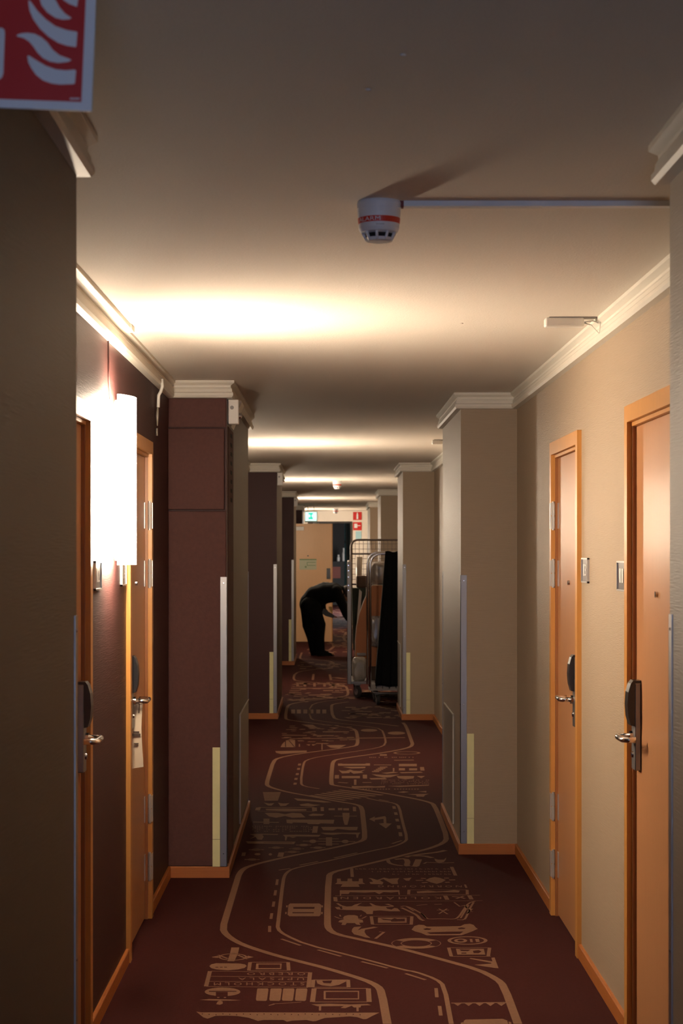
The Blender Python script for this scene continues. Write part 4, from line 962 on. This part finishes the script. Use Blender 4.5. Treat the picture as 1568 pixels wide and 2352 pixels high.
# ------------------------------------------------------------------ the bending person
PY = 27.9
def P(zx, zy, dy=0):       # zoomed photo coordinates -> world on the person's plane
    px = 670+zx/11.2; py = 1320+zy/11.2; return ((px-VX)*PY/F, PY+dy, EYE+(VY-py)*PY/F)
PR = empty('person', (-.2, PY, 0), 'person in black clothes bending forward over the carpet near the open door', 'person')
def skin_mesh(name, verts, edges, radii, m, vox=.010, parent=PR, smooth=6):
    org = Vector(parent['_o']); mb = MB()
    for (a, b_) in edges:
        pa, pb = Vector(verts[a]), Vector(verts[b_]); ra, rb = [max(r_) if isinstance(r_, tuple) else r_ for r_ in (radii[a], radii[b_])]
        n_ = 10; pts = [pa.lerp(pb, t/n_) for t in range(n_+1)]
        mb.tube([tuple(p_) for p_ in pts], 0, n=16, rs=[ra+(rb-ra)*t/n_ for t in range(n_+1)])
    for v_, r_ in zip(verts, radii):
        r_ = max(r_) if isinstance(r_, tuple) else r_
        bm = bmesh.new(); bmesh.ops.create_icosphere(bm, subdivisions=3, radius=r_*1.02); bm.verts.index_update()
        mb.face_block([w_.co+Vector(v_) for w_ in bm.verts], [[w_.index for w_ in f.verts] for f in bm.faces]); bm.free()
    o = mb.build(name, m, parent)
    md = o.modifiers.new('remesh', 'REMESH'); md.mode = 'VOXEL'; md.voxel_size = vox; md.use_smooth_shade = True
    sm_ = o.modifiers.new('smooth', 'SMOOTH'); sm_.factor = .6; sm_.iterations = smooth
    dg = bpy.context.evaluated_depsgraph_get(); dg.update()
    ev = bpy.data.meshes.new_from_object(o.evaluated_get(dg)); bpy.data.objects.remove(o)
    ev.materials.clear(); ev.materials.append(m)
    for p_ in ev.polygons: p_.use_smooth = True; p_.material_index = 0
    ob = bpy.data.objects.new(name, ev); COL.objects.link(ob); ob.parent = parent; ob['_o'] = tuple(org)
    return ob
hip = P(470, 800); 
J = dict(hip=P(470, 780), sp1=P(600, 560), sp2=P(850, 480), ch=P(1060, 460), nk=P(1250, 400), hd=P(1400, 470), tp=P(1490, 590))
SH = .17
verts = [J['hip'], J['sp1'], J['sp2'], J['ch'], J['nk'], J['hd'], J['tp']]
edges = [(0, 1), (1, 2), (2, 3), (3, 4), (4, 5), (5, 6)]
rad = [.13, .13, .145, .145, .065, .085, .075]
def add(parent_i, pts, rs):
    k = parent_i
    for p_, r_ in zip(pts, rs): verts.append(p_); rad.append(r_); edges.append((k, len(verts)-1)); k = len(verts)-1
    return k
def hand(k, wrist, dirv, side):
    wv = Vector(wrist); d = Vector(dirv).normalized(); sd = Vector((0, side, 0)); up = d.cross(sd).normalized()
    palm = wv+d*.06; verts.append(tuple(palm)); rad.append((.034, .020)); edges.append((k, len(verts)-1)); pi_ = len(verts)-1
    for f, (off, ln) in enumerate(((-.027, .062), (-.009, .072), (.009, .068), (.027, .052))):
        a = palm+d*.035+sd*off; b_ = a+d*ln*.55+up*.006; c_ = b_+d*ln*.45+up*.018
        add(pi_, [tuple(a), tuple(b_), tuple(c_)], [.010, .009, .008])
    a = wv+d*.03+sd*-.03+up*.012; add(pi_-0, [tuple(a), tuple(a+d*.035+sd*-.015+up*.02)], [.011, .009])
# right (near-camera) arm reaches down ahead; other arm holds the cloth
k = add(3, [P(1210, 450, -SH), P(1300, 760, -SH-.02), P(1395, 1010, -SH)], [.062, .050, .036]); 
wr1 = P(1470, 1170, -SH); k = add(k, [wr1], [.026]); hand(k, wr1, (.35, 0, -.94), 1)
k = add(3, [P(1120, 520, SH), P(960, 760, SH+.01), P(850, 930, SH-.04)], [.060, .046, .036]) if False else add(3, [P(1080, 560, SH), P(760, 700, SH+.05), P(800, 930, .1)], [.060, .046, .036])
wr2 = P(900, 985, .02); k = add(k, [wr2], [.026]); hand(k, wr2, (.85, -.1, -.5), 1)
for sdn, hipx, knee, ank in ((-.09, (560, 900), (740, 1290), (735, 1900)), (.09, (440, 900), (430, 1300), (570, 1900))):
    k = add(0, [P(*hipx, sdn), P(*knee, sdn), P(*ank, sdn)], [.11, .062, .045])
    x_, y_, z_ = P(ank[0], ank[1], sdn); add(k, [(x_+.01, y_, .045), (x_+.12, y_-.01, .035), (x_+.19, y_-.01, .028)], [.040, .035, .025])
skin_mesh('body', verts, edges, rad, M['skin'], .006, smooth=3)
# clothes: the same pose, a little fuller
def cloth_part(name, pts, eds, rs, m): return skin_mesh(name, pts, eds, rs, m, .011)
tv = [P(480, 730), P(600, 560), P(830, 475), P(1050, 455), P(1310, 440), P(1140, 430, -SH), P(1290, 740, -SH-.02), P(1385, 1010, -SH), P(1440, 1110, -SH), P(1080, 520, SH), P(760, 700, SH+.05), P(800, 925, .1), P(870, 970, .04), P(830, 490, -.06), P(830, 490, .06), P(1060, 460, -.09), P(1060, 460, .09)]
cloth_part('shirt', tv, [(0, 1), (1, 2), (2, 3), (3, 4), (3, 5), (5, 6), (6, 7), (7, 8), (3, 9), (9, 10), (10, 11), (11, 12), (1, 13), (13, 15), (1, 14), (14, 16)],
           [.165, .160, .165, .155, .090, .095, .070, .056, .048, .095, .066, .052, .045, .15, .15, .14, .14], M['blackclothes'])
lv = [P(470, 760), P(560, 930, -.085), P(725, 1280, -.085), P(710, 1620, -.085), P(735, 1900, -.085), P(740, 2000, -.085), P(430, 900, .085), P(430, 1300, .085), P(520, 1620, .085), P(565, 1900, .085), P(575, 1980, .085), P(480, 800, -.07), P(470, 800, .07)]
cloth_part('trousers', lv, [(0, 1), (1, 2), (2, 3), (3, 4), (4, 5), (0, 6), (6, 7), (7, 8), (8, 9), (9, 10), (11, 12), (11, 1), (12, 6)],
           [.165, .125, .088, .078, .070, .068, .125, .098, .082, .074, .068, .155, .155], M['blackclothes'])
for dy, ax in ((-.085, 735), (.085, 570)):
    x_, y_, z_ = P(ax, 1900, dy)
    sh = MB(); out = [(-.055, -.035), (-.04, -.048), (.02, -.045), (.10, -.052), (.17, -.045), (.205, -.02), (.205, .015), (.17, .04), (.10, .045), (.02, .040), (-.04, .042), (-.055, .03)]
    n = len(out); vs = []; fs = []
    for (s_, z, tp) in ((1, .0, 1), (1.03, .02, 1), (1, .045, .92), (.85, .075, .62), (.6, .10, .30)):
        for a, b_ in out: vs.append((x_+.005+(a*tp if a > 0 else a)*s_, y_+b_*s_, z))
    for j in range(4):
        for i in range(n): fs.append((j*n+i, j*n+(i+1) % n, (j+1)*n+(i+1) % n, (j+1)*n+i))
    fs.append(tuple(range(n))); fs.append(tuple(4*n+i for i in range(n)))
    sh.face_block(vs, fs, 0, True).build('shoe', M['clothblack'], PR)
hc = Vector(J['hd'])+Vector((.02, 0, .02))
hb = MB(); bm = bmesh.new(); bmesh.ops.create_icosphere(bm, subdivisions=3, radius=1)
dn = Vector((.55, 0, -.83)); 
for v_ in bm.verts:
    d = v_.co.copy(); s_ = Vector((.105, .098, .105)); c_ = Vector((d.x*s_.x, d.y*s_.y, d.z*s_.z))
    v_.co = hc+c_+dn*.05*max(0, d.dot(dn))
bm.verts.index_update()
hb.face_block([v_.co.copy() for v_ in bm.verts], [[v_.index for v_ in f.verts] for f in bm.faces], 0, True).build('hair', M['hair'], PR); bm.free()
# face on the downward side of the head
fc = MB(); fcn = hc+Vector((-.03, 0, -.06))
fc.lathe(fcn.x, fcn.y, [(.010, fcn.z-.062), (.016, fcn.z-.05), (.018, fcn.z-.04)], n=10); fc.build('nose', M['skin'], PR)
tag(MB().prism([P(800, 890)[::2], P(830, 870)[::2], P(930, 940)[::2], P(1100, 1050)[::2], P(1090, 1085)[::2], P(1050, 1110)[::2], P(870, 1060)[::2], P(770, 990)[::2]], PY-.05, PY-.01).build('cleaning_pad', M['bluegrey']), 'dark grey pad held in the bending person\'s hand', 'cleaning pad')
tag(MB().prism([P(940, 830)[::2], P(985, 812)[::2], P(1030, 835)[::2], P(1052, 980)[::2], P(1000, 955)[::2], P(965, 900)[::2]], PY-.008, PY+.02).build('yellow_cloth', M['paleyellow']), 'pale yellow cloth sticking up from the dark grey pad', 'cloth')

for o in bpy.data.objects:
    if '_o' in o: del o['_o']
